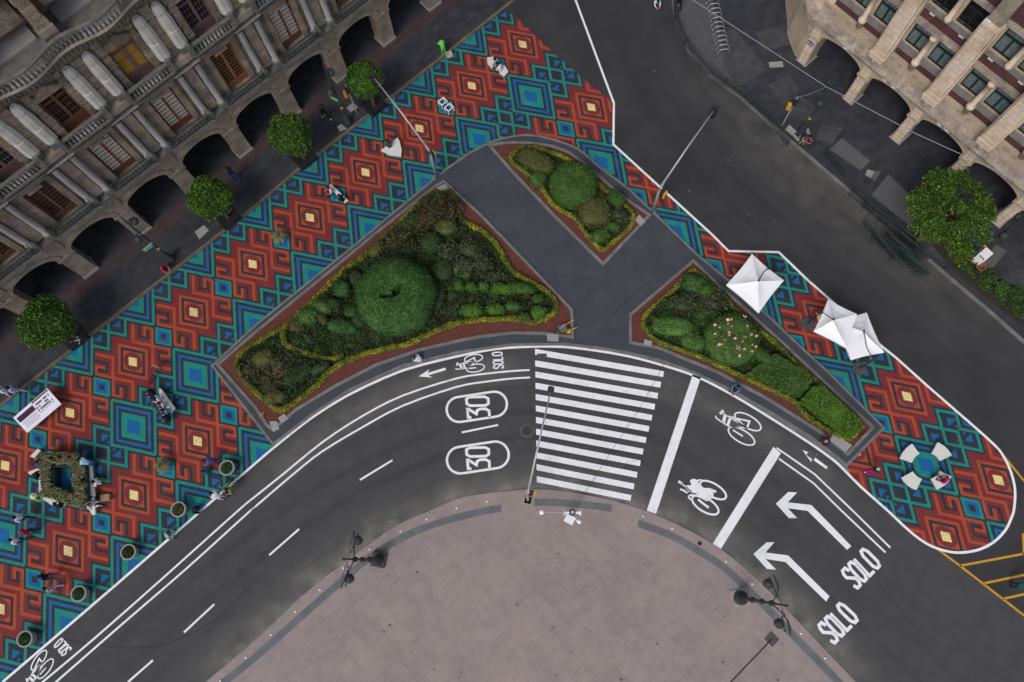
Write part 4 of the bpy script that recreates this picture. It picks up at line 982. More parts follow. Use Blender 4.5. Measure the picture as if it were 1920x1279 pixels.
border(HA,True,'low yellow border hedge snaking round the large garden bed')
border([(530,612),(532,640),(545,652),(570,660),(595,668),(625,672),(643,665)],False,'short yellow inner hedge behind the bare twiggy bush')
border(HB,True,'low yellow border hedge round the small garden bed',.28)
border(HCp,True,'low yellow border hedge round the long garden bed',.28,m=[F_yel,F_mid])
def cover(name,Pl,dens,ms,size,hmax,seed,z0=.2,w=None):
    P=GP(Pl,z0);R=np.random.default_rng(seed);xs_=[p[0] for p in P];ys_=[p[1] for p in P];n=int((max(xs_)-min(xs_))*(max(ys_)-min(ys_))*dens)
    q=np.c_[R.uniform(min(xs_),max(xs_),n),R.uniform(min(ys_),max(ys_),n)];q=np.array([a for a in q if inpoly(a[0],a[1],P)])
    z=z0+hmax*np.abs(np.sin(q[:,0]*2.1)*np.cos(q[:,1]*1.7))*R.uniform(.2,1,len(q));V=leafcloud(np.c_[q,z],np.tile([0,0,1.],(len(q),1)),size,R,.9,.5);mi=R.choice(len(ms),len(q),p=w)
    return stuff(link(name,npmesh(name,V,mi,ms)))
def shr(P,i,d):
    A=sum(P[k][0]*P[(k+1)%len(P)][1]-P[(k+1)%len(P)][0]*P[k][1] for k in range(len(P)));a=Vector(P[i-1]);b=Vector(P[(i+1)%len(P)]);t=(b-a).normalized();s_=1 if A>0 else -1
    return (P[i][0]-t.y*d*s_,P[i][1]+t.x*d*s_)
def mounds(Pl,n,ms,seed,w,ex=[]):
    P=GP(Pl,.3);P0=P;R=np.random.default_rng(seed);xs_=[p[0] for p in P];ys_=[p[1] for p in P];B=[];P=[shr(P,i,.75) for i in range(len(P))]
    while len(B)<n:
        x,y=R.uniform(min(xs_),max(xs_)),R.uniform(min(ys_),max(ys_))
        if not inpoly(x,y,P) or any(math.hypot(x-a,y-b)<r for a,b,r in ex):continue
        r=R.uniform(.3,.75);B.append((x,y,.2,r,r*R.uniform(.7,1),R.uniform(.12,.34),R.uniform(0,3)))
    stuff(link('ground_cover',blobs_mesh('ground_cover',B,85,.085,ms,R,core=.72,volume=.45,lump=.15,flat=.9,weights=w)))
_t=G(739,549,1.4);_t2=G(1076,341,1.2);_t3=G(1374,633,1.1)
mounds(HA,140,[F_dark,F_clip,F_grey],11,[.45,.3,.25],[(*_t,2.6)]);mounds(HB,34,[F_dark,F_clip,F_olive],12,[.4,.3,.3],[(*_t2,1.6)]);mounds(HCp,52,[F_mid,F_clip,F_dark],13,[.35,.35,.3],[(*_t3,1.7)])
cover('ground_cover',HA,330,[F_dark,F_clip,F_grey,F_brown],.085,.5,1,w=[.45,.25,.2,.1]);cover('ground_cover',HB,300,[F_dark,F_clip,F_olive],.08,.45,2,w=[.4,.35,.25]);cover('ground_cover',HCp,300,[F_dark,F_clip,F_grey],.08,.45,3,w=[.4,.35,.25])
# bare twiggy bush
def twigs(u,v,h,r,n,seed,label):
    x,y=G(u,v,.5);R=random.Random(seed);g=MB().use(mat('dry_twigs',(.17,.13,.075),.9,.3,6.));pts=[]
    for i in range(n):
        a=R.uniform(0,2*math.pi);l=r*R.uniform(.5,1);P=[(0,0,.02)]
        for j in range(1,5):
            a+=R.uniform(-.35,.35);q=j/4;P.append((l*q*math.cos(a),l*q*math.sin(a),h*q**.6*R.uniform(.85,1.1)))
        g.tube(P,[.018,.014,.011,.009,.006],4)
        for j in range(2,5):
            b=a+R.uniform(-1.2,1.2);p=P[j];g.tube([p,(p[0]+.35*math.cos(b),p[1]+.35*math.sin(b),p[2]+.12)],[.008,.004],3)
    o=g.build('bare_bush');o.location=(x,y,.17);tag(o,label,'bush')
twigs(512,708,1.1,1.45,34,4,'bare twiggy brown bush in the lower left corner of the large bed')
# --- ficus ball trees on the arcade pavement
def ball_tree(u,v,rpx,label,zc=3.3,m=F_ficus):
    k=FPX/((HC-zc)/-(RW@np.array([(u-CX)/FPX,-(v-CY)/FPX,-1.]))[2]);r=rpx/k;x,y=G(u,v,zc);R=np.random.default_rng(int(u+v))
    e=empty('ball_tree',(x,y,.12));tag(e,label,'tree','clipped ball trees along the arcade')
    g=MB().use(M_bark);g.tube([(0,0,0),(.04,.02,1.2),(-.02,0,zc-.4)],[.11,.085,.07],8)
    for i in range(6):
        t=i*1.05;g.tube([(-.01,0,zc-1.),(.3*r*math.cos(t),.3*r*math.sin(t),zc-.5),(.7*r*math.cos(t),.7*r*math.sin(t),zc)],[.05,.035,.015],5)
    g.build('trunk',e)
    me=blobs_mesh('crown',[(0,0,zc-.1,r*.9,r*.9,r*.88,0)]+[(r*.42*math.cos(a_)*b_,r*.42*math.sin(a_)*b_,zc+R.uniform(-.1,.3),r*.5,r*.52,r*.5,0) for a_,b_ in zip(R.uniform(0,6.28,7),R.uniform(.5,1.15,7))],115,.085,[m,F_tree,F_clip],R,core=.8,volume=.3,lump=.06,flat=.9,weights=[.5,.2,.3]);link('crown',me,e)
    g=MB().use(M_grate);g.box(-.7,.7,-.7,.7,.0,.03);g.use(M_black)
    for i in range(9):
        for s in(-.7,.7):
            q=-.7+i*.175;g.box(q-.012,q+.012,s-.012,s+.012,.03,.55);g.box(s-.012,s+.012,q-.012,q+.012,.03,.55)
    g.wall([(-.7,-.7),(.7,-.7),(.7,.7),(-.7,.7)],.03,.53,.56,True);o=g.build('tree_guard',e);o.rotation_euler=(0,0,ang)
for u,v,r,l in[(684,149,38,'dark green clipped ball tree nearest the top beside the leaning lamp head'),(545,253,44,'clipped ball tree second from the top along the arcade'),(394,370,45,'clipped ball tree in the middle of the arcade row'),(89,606,54,'largest clipped ball tree at the left by the parked bicycle')]:ball_tree(u,v,r,l)
# --- big street tree at right
def big_tree(u,v,label):
    zc=5.5;x,y=G(u,v,zc);R=np.random.default_rng(99);e=empty('street_tree',(x,y,.12));tag(e,label,'tree');g=MB().use(M_bark);g.tube([(0,0,0),(.1,.05,1.5),(0,.1,3.6)],[.24,.19,.15],8)
    B=[]
    for i in range(46):
        t=R.uniform(0,2*math.pi);q=math.sqrt(R.uniform(.0,1))*2.3;px_,py_=q*math.cos(t)*1.08,q*math.sin(t)*1.05;z=zc+1.3*(1-(q/2.4)**2)*R.uniform(.2,1)-.8;s=R.uniform(.38,.8)
        B.append((px_,py_,z,s,s,s*.7,0));g.tube([(0,.1,3.4),(px_*.5,py_*.5,(z+3.4)/2+.2),(px_,py_,z)],[.09,.06,.02],5)
    g.build('trunk',e)
    me=blobs_mesh('crown',B,120,.085,[F_ficus,fmat('lime_leaves',(.11,.18,.014)),F_clip],R,core=0,volume=.75,lump=.15,flat=.9,weights=[.55,.2,.25]);link('crown',me,e)
big_tree(1788,392,'large loose bright green street tree in front of the corner building')
# verge
VG=[(1718,424),(1745,405),(1790,432),(1840,500),(1925,552),(1925,618),(1850,560),(1790,512)]
g=MB().use(M_soil);g.flat(GP(VG,.12),.130);struct(g.build('verge'))
cover('verge_plants',[(1755,440),(1790,435),(1830,490),(1860,515),(1925,560),(1925,606),(1850,548),(1795,505)],170,[F_mid,F_clip,F_brt],.1,.5,9,.14,[.4,.35,.25])
for i,(u,v,r) in enumerate([(1858,522,12),(1880,540,14),(1905,552,16),(1770,440,14),(1915,575,16)]):
    shrub(u,v,r,r,.6,F_mid if i%2 else F_clip,['low green bush beside the terracotta pot at right','middle low bush in the right verge','low bush near the right edge of the picture in the verge','low bush under the large street tree','rounded dark bush at the lowest end of the right verge'][i],volume=.4,flat=.9,size=.1)
# ================================================================== STREET OBJECTS
def H(u,v,z=0.): x,y=G(u,v,z);return (x,y,z)
def dirang(dx,dy): return math.atan2(-dy,dx)
def colm(name,c,rough=.7,metal=0.): return mat(name,lin(c),rough,.12,6.,metal=metal)
# --- traffic signal masts with long arms
def mast(bu,vu,eu,ev,ez,label,headang=0,box=True):
    x,y=G(bu,vu);ex,ey=G(eu,ev,ez);dx,dy=ex-x,ey-y;L_=math.hypot(dx,dy)
    e=empty('signal_mast',(x,y,0),math.atan2(dy,dx));tag(e,label,'traffic light','long armed signal masts')
    g=MB().use(M_galv);g.tube([(0,0,0),(0,0,3.2),(.12,0,3.7),(.45,0,3.95)],[.1,.085,.075,.07],10);g.box(-.2,.2,-.2,.2,0,.05);g.build('pole',e,True)
    g=MB().use(M_galv);g.tube([(.46,0,3.95),(L_*.5,0,(3.95+ez)/2+.15),(L_,0,ez)],[.068,.055,.04],8);g.build('arm',e,True)
    g=MB().use(M_black);g.box(L_-.05,L_+.25,-.18,.18,ez-.75,ez+.35);g.build('signal_head',e)
    g=MB().use(colm('signal_red',(120,20,20)));g.tube([(L_+.251,0,ez+.15),(L_+.3,0,ez+.15)],.1,8);g.use(colm('signal_amber',(120,80,10))).tube([(L_+.251,0,ez-.15),(L_+.3,0,ez-.15)],.1,8);g.use(colm('signal_green',(10,90,50))).tube([(L_+.251,0,ez-.45),(L_+.3,0,ez-.45)],.1,8);g.build('lens',e)
    g=MB().use(M_black);g.box(.12,.4,-.3,-.02,2.3,3.05);g.use(M_yplast).box(.1,.42,-.42,-.301,2.35,2.95);g.box(.4,.43,-.3,-.02,2.25,2.4);g.build('pedestrian_signal',e)
    return e
mast(819,334,702,147,5.6,'grey signal mast at the top corner of the large bed over the painted pavement')
mast(1223,398,1338,208,5.6,'grey signal mast by the small bed with its arm over the right road')
mast(990,938,1032,735,5.0,'grey signal mast on the plaza edge with its arm over the crosswalk')
# --- ornate plaza lamps
def plaza_lamp(bu,bv,label,az,square=True):
    x,y=G(bu,bv,.05);e=empty('plaza_lamp',(x,y,.05),az);tag(e,label,'street lamp','ornate double lantern lamps on the plaza edge')
    g=MB();
    if square:g.use(M_iron).box(-.42,.42,-.42,.42,0,.3)
    else:g.use(M_conc).box(-.5,.5,-.5,.5,0,.06);g.use(M_iron).lathe([(.42,.06),(.42,.3),(.3,.5)],n=20)
    g.build('base',e)
    g=MB().use(M_black);g.lathe([(.3,.3),(.28,.5),(.2,.6),(.22,1.1),(.12,1.3),(.1,2.6),(.17,2.7),(.17,2.9),(.09,3.1),(.08,4.6),(.15,4.7),(.15,4.9),(.07,5.1),(.065,6.4),(.15,6.5),(.15,6.7),(.06,6.9),(.045,9.),(.07,9.1),(.02,9.5)],n=12);g.build('post',e,True)
    for s in(-1,1):
        g=MB().use(M_black);P=[(0,0,6.8)]
        for j in range(9):
            t=j/8;P.append((.12*math.sin(t*3),s*(.1+1.3*t),6.9+1.5*math.sin(t*math.pi*.62)))
        g.tube(P,.035,6);g.tube([(0,s*.1,8.2),(0,s*.7,8.5),(0,s*1.45,8.35)],.02,5)
        for j in range(5):g.ell((.02,s*(.4+.22*j),7.9-.1*j),(.05,.1,.1),6,4)
        a=g.build('bracket',e)
        g=MB().use(M_iron);g.lathe([(.05,.7),(.2,.58),(.26,.5),(.24,.42)],(0,s*.98,6.5),14);g.use(mat('lantern_glass',(.1,.11,.12),.15,.1,3.,spec=.7)).lathe([(.23,.41),(.21,.15),(.12,0),(.04,-.12)],(0,s*.98,6.5),14);g.build('lantern',e,True)
plaza_lamp(711,1050,'double lantern lamp on a dark square base at the left of the plaza edge',r_(-10))
plaza_lamp(1388,1121,'double lantern lamp on a round base over a pale slab, right plaza edge',r_(12),False)
# --- loudspeaker mast
x,y=G(1063,978,.05);e=empty('camera_mast',(x,y,.05));tag(e,'tall mast on the plaza carrying white horn loudspeakers, a white box and cameras','mast')
zt=8.6
g=MB().use(M_galv);g.tube([(0,0,0),(0,0,zt)],[.12,.08],10);g.build('pole',e,True)
P0=G(1073,961,zt);o_=(P0[0]-x,P0[1]-y)
g=MB().use(M_galv);Pe_=G(1016,960,zt);g.tube([(0,0,zt-.2),(o_[0],o_[1],zt-.1),(Pe_[0]-x,Pe_[1]-y,zt-.1)],.025,6);g.build('side_arm',e)
g=MB().use(M_white);g.lathe([(.14,0),(.14,.1),(.06,.2)],(Pe_[0]-x,Pe_[1]-y,zt-.25),14);g.use(M_black).lathe([(.08,-.12),(.1,0)],(Pe_[0]-x,Pe_[1]-y,zt-.25),10);g.build('dome_camera',e,True)
for s in(-1,1):
    g=MB().use(M_white);c=(o_[0],o_[1],zt);Q=[(.12,.05),(.25,.06),(.36,.1),(.44,.19)];vs=[];fs=[]
    for i,(d_,r0) in enumerate(Q):
        for k in range(12):t=2*math.pi*k/12;vs.append((c[0]+s*d_,c[1]+r0*math.cos(t),c[2]+r0*math.sin(t)))
    for i in range(3):
        for k in range(12):fs.append((i*12+k,i*12+(k+1)%12,(i+1)*12+(k+1)%12,(i+1)*12+k))
    fs.append(list(range(12)));g.add(vs,fs);g.build('horn',e,True)
g=MB().use(M_iron);g.lathe([(.16,-.2),(.18,.0),(.12,.2)],(o_[0],o_[1],zt),12);g.use(M_galv).lathe([(.1,.2),(.09,.3)],(o_[0],o_[1],zt),10);g.build('bracket',e)
bx=G(1068,974,zt-.2);g=MB().use(M_white);g.obox((bx[0]-x,bx[1]-y),r_(-25),.24,.2,zt-.5,zt-.2);g.build('equipment_box',e)
cx_=G(1086,979,zt-.1);g=MB().use(M_white);g.tube([(o_[0]+.05,o_[1]-.2,zt-.1),(cx_[0]-x-.1,cx_[1]-y+.05,zt-.1)],.03,6);g.tube([(cx_[0]-x-.1,cx_[1]-y+.05,zt-.1),(cx_[0]-x+.08,cx_[1]-y-.03,zt-.1)],.09,8);g.build('camera',e)
# --- overhead cables
def cable(name,pts,r,label,m=M_black):
    g=MB().use(m);g.tube([H(*p) for p in pts],r,5);tag(g.build(name),label,'cable')
cable('cable',[(1447,1199,.08),(1425,1222,.07),(1398,1250,.07),(1365,1285,.07)],.035,'black cable on the plaza running from the square grate to the lower edge')
cable('cable',[(1079,952,8.3),(1150,840,7.6),(1200,765,7.4),(1247,680,7.5)],.012,'thin dark wire over the crosswalk from the loudspeaker mast')
# --- pavement lamps with pennants
def street_lamp(bu,bv,label,grp,sign=None,sang=0):
    x,y=G(bu,bv,.12);e=empty('street_lamp',(x,y,.12));tag(e,label,'street lamp',grp)
    g=MB().use(M_iron);g.lathe([(.28,0),(.3,.25),(.2,.35),(.2,.8),(.12,1.0),(.07,1.3),(.06,5.2),(.05,6.4),(.02,7.1)],n=12);g.build('post',e,True)
    for i,z in enumerate((4.2,5.5)):
        g=MB().use(M_black);a=ang+(.4 if i else 3.5);cx,cy=.35*math.cos(a),.35*math.sin(a);g.tube([(0,0,z+.4),(cx*.6,cy*.6,z+.55),(cx,cy,z+.35)],.025,5);b=g.build('bracket',e)
        g=MB().use(M_iron);g.lathe([(.04,.38),(.22,.25),(.26,.12),(.2,-.1),(.08,-.2)],(cx,cy,z),12);g.build('lantern',e,True)
    g=MB().use(M_yplast);g.lathe([(.09,0),(.1,.15),(.08,.2)],(.0,0.,1.9),8);g.build('band',e)
    if sign:
        g=MB().use(M_black);g.tube([(0,0,3.1),(.5*math.cos(sang),.5*math.sin(sang),3.1)],.015,4);g.use(sign);n=Vector((math.cos(sang),math.sin(sang),0));t=Vector((-n.y,n.x,0))
        c=n*.32+Vector((0,0,2.75));vs=[]
        for a_,b_ in((-.42,-.3),(.42,-.3),(.42,.3),(-.42,.3)):
            p=c+n*(a_*.9)+Vector((t.x*b_*.25,t.y*b_*.25,b_));vs.append(p)
        w=t*.012;g.add([p-w for p in vs]+[p+w for p in vs],[(0,1,2,3),(7,6,5,4),(0,4,5,1),(1,5,6,2),(2,6,7,3),(3,7,4,0)])
        g.use(colm('pennant_ink',(20,70,50)))
        for q in range(4):
            for sgn in(-1,1):
                a_=-.2+q*.12;pp=[c+n*(a_+d)+Vector((t.x*b_*.25,t.y*b_*.25,b_))+t*sgn*.016 for d,b_ in((0,-.07),(.08,-.07),(.08,.07),(0,.07))];g.add(pp,[(0,1,2,3)])
        g.build('pennant',e)
    return e
Ggr=colm('pennant_mint',(150,225,185));Ggr2=colm('pennant_green',(150,215,120))
street_lamp(322,487,'dark ornamental lamp with a mint green pennant at the left of the arcade','ornamental lamps with pennants by the arcade',Ggr,ang+3.14)
street_lamp(653,231,'dark ornamental lamp with a grass green pennant near the top of the arcade','ornamental lamps with pennants by the arcade',Ggr2,ang+1.9)
street_lamp(1501,251,'dark ornamental lamp with a yellow band on the right pavement corner','ornamental lamps on the right pavement')
street_lamp(1816,482,'dark ornamental lamp beside the white cabinet on the right','ornamental lamps on the right pavement')
# pedestrian signals on short posts
for (u,v,lab) in[(1467,234,'short grey pedestrian signal post with a yellow housing on the right pavement'),(669,211,'short grey post with a yellow sign beside the top ball tree')]:
    x,y=G(u,v,.12);e=empty('signal_post',(x,y,.12));tag(e,lab,'traffic light')
    g=MB().use(M_galv);g.tube([(0,0,0),(0,0,3.4)],.055,8);g.build('pole',e)
    g=MB().use(M_black);g.box(-.15,.15,-.12,.12,2.5,3.2);g.use(M_yplast).box(-.36,-.151,-.12,.12,2.0,2.6);g.build('signal_head',e)
MW=mat('white_cable',(.28,.28,.3),.5,.05,3.)
cable('overhead_wire',[(1290,-6,7.),(1410,72,6.6),(1550,163,6.4)],.02,'thin white wire crossing the top right of the picture down to the ornamental lamp',MW)
cable('overhead_wire',[(1550,163,6.4),(1720,252,6.2),(1925,345,6.3)],.02,'thin white wire from the ornamental lamp along the corner building arcade',MW)
cable('overhead_wire',[(1488,184,3.4),(1515,178,4.6),(1549,163,6.4)],.016,'short thin wire between the pedestrian signal and the ornamental lamp',MW)
# --- metal barriers
def barrier_mesh(L_=2.1,h=1.1,m=M_iron):
    g=MB().use(m);g.tube([(-L_/2,0,.16),(-L_/2,0,h-.08),(-L_/2+.08,0,h),(L_/2-.08,0,h),(L_/2,0,h-.08),(L_/2,0,.16)],.034,6);g.tube([(-L_/2,0,.2),(L_/2,0,.2)],.022,5)
    n=15
    for i in range(1,n):x=-L_/2+L_*i/n;g.tube([(x,0,.2),(x,0,h)],.027,4)
    fr=g.mesh('frame')
    g=MB().use(m);g.tube([(0,-.35,.02),(0,-.3,.08),(0,0,.2),(0,.3,.08),(0,.35,.02)],.022,5);return fr,g.mesh('foot')
bfr,bft=barrier_mesh()
proto=empty('barrier');tag(proto,'x','barrier');link('frame',bfr,proto)
for s in(-.85,.85):o=link('foot',bft,proto);o.location=(s,0,0)
BL=smooth_line([(1264,-8),(1265,24),(1275,60),(1292,92),(1312,120),(1336,143),(1385,176),(1420,206),(1446,232),(1466,258),(1484,285)],6)
bp_=GP(BL,.3);d=0;acc=1.;first=True;cnt=0
for i in range(1,len(bp_)):
    a=Vector(bp_[i-1]);b=Vector(bp_[i]);L_=(b-a).length
    while acc<=L_:
        p=a+(b-a)*acc/L_;lab='%s dark metal barrier from the top of the curved row along the right road'%ORD[cnt]
        if first: proto.location=(p.x,p.y,.0);proto.rotation_euler=(0,0,math.atan2(b.y-a.y,b.x-a.x));proto['label']=lab;proto['group']='metal barriers along the right kerb';first=False
        else: dup(proto,(p.x,p.y,0.),math.atan2(b.y-a.y,b.x-a.x),lab,'metal barriers along the right kerb')
        cnt+=1;acc+=2.12
    acc-=L_
for i,(u0,v0,u1,v1) in enumerate([(1548,300,1576,332),(1596,372,1626,398),(1622,396,1652,420)]):
    a=Vector(G(u0,v0));b=Vector(G(u1,v1));p=(a+b)/2;dup(proto,(p.x,p.y,0),math.atan2(b.y-a.y,b.x-a.x),['single dark barrier beside the grey paving slabs','barrier just above the heap of stacked barriers','barrier touching the top of the heap of stacked barriers'][i],'metal barriers along the right kerb')
gfr,gft=barrier_mesh(2.1,1.1,mat('green_iron',(.02,.05,.045),.5,.2,6.));gp=empty('barrier');tag(gp,'x','barrier');link('frame',gfr,gp)
for s in(-.85,.85):o=link('foot',gft,gp);o.location=(s,0,0)
HP=[((1640,410),(1690,450),0),((1660,430),(1715,475),0),((1685,448),(1738,490),0),((1668,448),(1722,492),0),((1650,436),(1702,480),0),((1612,418),(1660,470),1),((1628,440),(1680,495),1),((1650,455),(1702,500),1),((1680,478),(1738,520),1),((1665,474),(1722,522),1)]
for i,(p0,p1,gr) in enumerate(HP):
    a=Vector(G(*p0));b=Vector(G(*p1));p=(a+b)/2;lab='%s %s barrier in the heap on the right road, counted from the kerb'%(ORD[i if not gr else i-5],'green' if gr else 'dark')
    src=gp if gr else proto
    if gr and i==5: o=gp;o.location=(p.x,p.y,0);o.rotation_euler=(r_(12),0,math.atan2(b.y-a.y,b.x-a.x));o['label']=lab;o['group']='stacked barriers'
    else:
        o=dup(src,(p.x,p.y,0),None,lab,'stacked barriers');o.rotation_euler=(r_((-1)**i*12),0,math.atan2(b.y-a.y,b.x-a.x))
# --- cycle hoops
hg=MB().use(M_galv);hg.tube([(-.42,0,0),(-.42,0,.55),(-.3,0,.75),(0,0,.82),(.3,0,.75),(.42,0,.55),(.42,0,0)],.035,7);hm=hg.mesh('bike_hoop',True)
for i in range(13):
    t=i/12;u=1332+t*23;v=2+t*102;x,y=G(u,v,.2);o=link('bike_hoop',hm);o.location=(x,y,.12);o.rotation_euler=(0,0,r_(6));tag(o,'%s metal cycle hoop from the top of the row at the upper right'%ORD[i],'bike rack','row of cycle hoops')
# --- drains, manholes, studs
def grate(u,v,w,h,a,lab,z=.02,n=8):
    x,y=G(u,v,z);g=MB().use(M_grate);g.box(-w/2,w/2,-h/2,h/2,-.01,.003);g.use(mat('cast_iron',(.13,.13,.13),.7,.2,6.))
    for i in range(n+1):q=-w/2+w*i/n;g.box(q-.018,q+.018,-h/2,h/2,.0031,.012)
    o=g.build('drain_grate');o.location=(x,y,z);o.rotation_euler=(0,0,a);tag(o,lab,'drain')
for u,v,w,h,a,l in[(666,757,.62,.36,r_(22),'drain grate in the cycle lane below the large bed'),(1016,668,.6,.35,0,'drain grate on the top crosswalk stripe'),(1283,717,.62,.36,r_(-22),'drain grate beside the long white stop line'),(910,903,.42,.28,r_(4),'small drain grate under the lower speed limit marking'),(1522,853,.5,.42,r_(-38),'drain grate on the small white arrow'),(1447,1198,.62,.62,r_(-45),'square grate on the plaza at the end of the black cable')]:grate(u,v,w,h,a,l,.055 if v>1100 else .02)
g=MB().use(mat('cast_iron_cover',(.035,.035,.036),.7,.3,8.));g.lathe([(.32,0),(.32,.012)],n=24);g.use(M_asph2).lathe([(.42,0),(.42,.008),(.33,.009)],n=24);o=g.build('manhole_cover');x,y=G(988,808);o.location=(x,y,.003);tag(o,'round manhole cover left of the crosswalk','manhole')
for u,v,l in[(1352,1148,'square cover set in the plaza near the round lamp base'),(735,1085,'faint square cover in the plaza below the square lamp base')]:
    g=MB().use(M_joint);g.box(-.36,.36,-.36,.36,0,.004);g.use(M_plaza).box(-.34,.34,-.34,.34,.001,.007);g.use(M_grate).box(-.05,.05,.28,.33,.0,.01);g.box(-.05,.05,-.33,-.28,.0,.01);o=g.build('access_cover');x,y=G(u,v,.05);o.location=(x,y,.05);o.rotation_euler=(0,0,r_(42));tag(o,l,'cover')
ST=[(413,1277),(461,1233),(508,1190),(554,1147),(600,1106),(644,1065),(693,1030),(751,996),(800,973),(856,953),(913,940),(1206,968),(1260,991),(1312,1019),(1361,1053),(1410,1095),(1502,1188),(1547,1234)]
g=MB().use(M_white);g.lathe([(.062,0),(.062,.04),(.04,.06)],n=12);stm=g.mesh('stud_light',True);g=MB().use(M_grate);g.lathe([(.12,0),(.12,.03)],n=12);std=g.mesh('stud_light')
for i,(u,v) in enumerate(ST):
    x,y=G(u,v,.06);o=link('stud_light',std if i==13 else stm);o.location=(x,y,.054);tag(o,'black empty stud socket in the row along the plaza edge' if i==13 else '%s white stud from the left along the plaza edge'%ORD[i],'light','white studs along the plaza edge')
# --- round planters
def planter(u,v,r,label,m,h=.75,full=True):
    x,y=G(u,v,h);e=empty('planter',(x,y,.01));tag(e,label,'planter','round concrete planters on the painted pavement')
    g=MB().use(M_conc);g.lathe([(r*.72,0),(r*.8,.1),(r,h-.12),(r*1.05,h-.1),(r*1.05,h),(r*.86,h),(r*.84,h-.14)],n=24);g.build('pot',e,True)
    R=np.random.default_rng(int(u));q=R.uniform(-1,1,(900,2));q=q[(q**2).sum(1)<.9]*r*.86;P=np.c_[q,h-.1+.22*(1-(q**2).sum(1)/r/r)*R.uniform(.4,1,len(q))]
    sv,sf=sph(14,6);me=npmesh('plant',leafcloud(P,np.tile([0,0,1.],(len(P),1)),.05,R,.8),None,[m],(sv*[r*.84,r*.84,.2]+[0,0,h-.15],sf));link('plant',me,e);return e
for u,v,l,m in[(425,877,'round planter by the white kerb line beside the person in blue',F_clip),(334,955,'round planter by the road edge beside the person in black',F_olive),(240,1035,'round planter in the middle of the lower left painted pavement edge',F_dark),(147,1113,'round planter below the walking couple',F_clip),(46,1198,'round planter nearest the lower left corner',F_dark)]:planter(u,v,.46,l,m)
# --- feather grass clumps
def tuft(name,x,y,z0,r,h,n,seed,m,sp=.06):
    R=np.random.default_rng(seed);V=[]
    for i in range(n):
        t=R.uniform(0,2*math.pi);l=r*R.uniform(.5,1.05);hh=h*R.uniform(.5,1);b=np.array([R.normal()*sp,R.normal()*sp,0]);d=np.array([math.cos(t),math.sin(t),0]);s=np.array([-d[1],d[0],0])*.022
        p1=b+d*l*.45+[0,0,hh];p2=b+d*l+[0,0,hh*R.uniform(.3,.9)]
        V+=[b-s,b+s,p1+s,p1-s,p1-s,p1+s,p2+s*.3,p2-s*.3]
    return npmesh(name,np.array(V),None,[m])
for u,v,l in[(524,444,'round tuft of dry feather grass on the painted pavement beside the large bed'),(306,872,'tuft of dry feather grass between the ring planter and the road')]:
    x,y=G(u,v,.5);e=empty('potted_grass',(x,y,.01));tag(e,l,'plant','potted feather grass')
    g=MB().use(M_concd);g.lathe([(.2,0),(.26,.32),(.22,.32)],n=14);g.build('pot',e)
    o=link('grass',tuft('grass',0,0,0,.5,.6,420,int(u),F_straw),e);o.location=(0,0,.25)
# --- square ring planter with long benches
def ring_planter():
    Z=.8;c=[G(*p,Z) for p in((80,850),(160,849),(166,955),(80,930))];ci=[G(*p,Z) for p in((101,875),(131,874),(137,921),(101,911))]
    x=sum(p[0] for p in c)/4;y=sum(p[1] for p in c)/4;e=empty('ring_planter',(x,y,.01));tag(e,'square ring planter full of feather grass with an open middle, ringed by white benches','planter')
    c=[(a-x,b-y) for a,b in c];ci=[(a-x,b-y) for a,b in ci];g=MB().use(colm('teal_board',(30,60,62)));g.wall([(p[0]*.98,p[1]*.98) for p in c],.06,0,Z,True);g.wall(ci,.06,0,Z,True);g.use(M_soil)
    for i in range(4):
        j=(i+1)%4;g.add([(c[i][0]*.97,c[i][1]*.97,Z-.1),(c[j][0]*.97,c[j][1]*.97,Z-.1),(*ci[j],Z-.1),(*ci[i],Z-.1)],[(0,1,2,3)])
    g.build('box',e);R=np.random.default_rng(8);V=[]
    for i in range(260):
        k=R.integers(4);t=R.uniform();q=R.uniform(.1,.72);j=(k+1)%4;a=np.array(c[k])*(1-t)+np.array(c[j])*t;b=np.array(ci[k])*(1-t)+np.array(ci[j])*t;p=a*(1-q)+b*q
        me=None;n=26
        for m_ in range(n):
            th=R.uniform(0,6.28);l=R.uniform(.1,.24);d=np.array([math.cos(th),math.sin(th),0]);s=np.array([-d[1],d[0],0])*.022;b0=np.array([p[0],p[1],Z-.1]);p1=b0+d*l*.5+[0,0,R.uniform(.25,.45)];p2=b0+d*l*1.05+[0,0,R.uniform(.1,.4)]
            V+=[b0-s,b0+s,p1+s,p1-s,p1-s,p1+s,p2+s*.3,p2-s*.3]
    link('grass',npmesh('grass',np.array(V),None,[F_straw,F_olive]),e)
ring_planter()
M_bench=mat('bench_concrete',(.62,.61,.57),.8,.06,4.)
def slab_bench(pts,label,h=.45,z=.0,name='bench',grp=None):
    P=GP(pts,h);x=sum(p[0] for p in P)/len(P);y=sum(p[1] for p in P)/len(P);P=[(a-x,b-y) for a,b in P];e=empty(name,(x,y,.01));tag(e,label,'bench',grp)
    g=MB().use(M_bench);g.prism(P,h-.14,h);g.build('seat',e);g=MB().use(M_concd);g.prism([(a*.8,b*.8) for a,b in P],0,h-.141);g.build('plinth',e);return e
GB='white benches round the grass planter'
for P,l in[([(159,862),(171,863),(178,930),(165,930)],'long white bench along the right side of the grass planter'),([(161,945),(176,930),(179,964),(173,966)],'tapering white bench end below the right bench of the grass planter'),([(73,878),(80,878),(82,928),(73,925)],'narrow white bench on the left side of the grass planter'),([(74,932),(84,926),(124,943),(118,952),(98,948)],'white bench along the lower side of the grass planter'),([(52,886),(70,878),(75,881),(56,890)],'short white slab bench sticking out left of the grass planter'),([(56,856),(71,841),(76,845),(64,859)],'short white slab bench at the upper left of the grass planter')]:slab_bench(P,l,grp=GB)
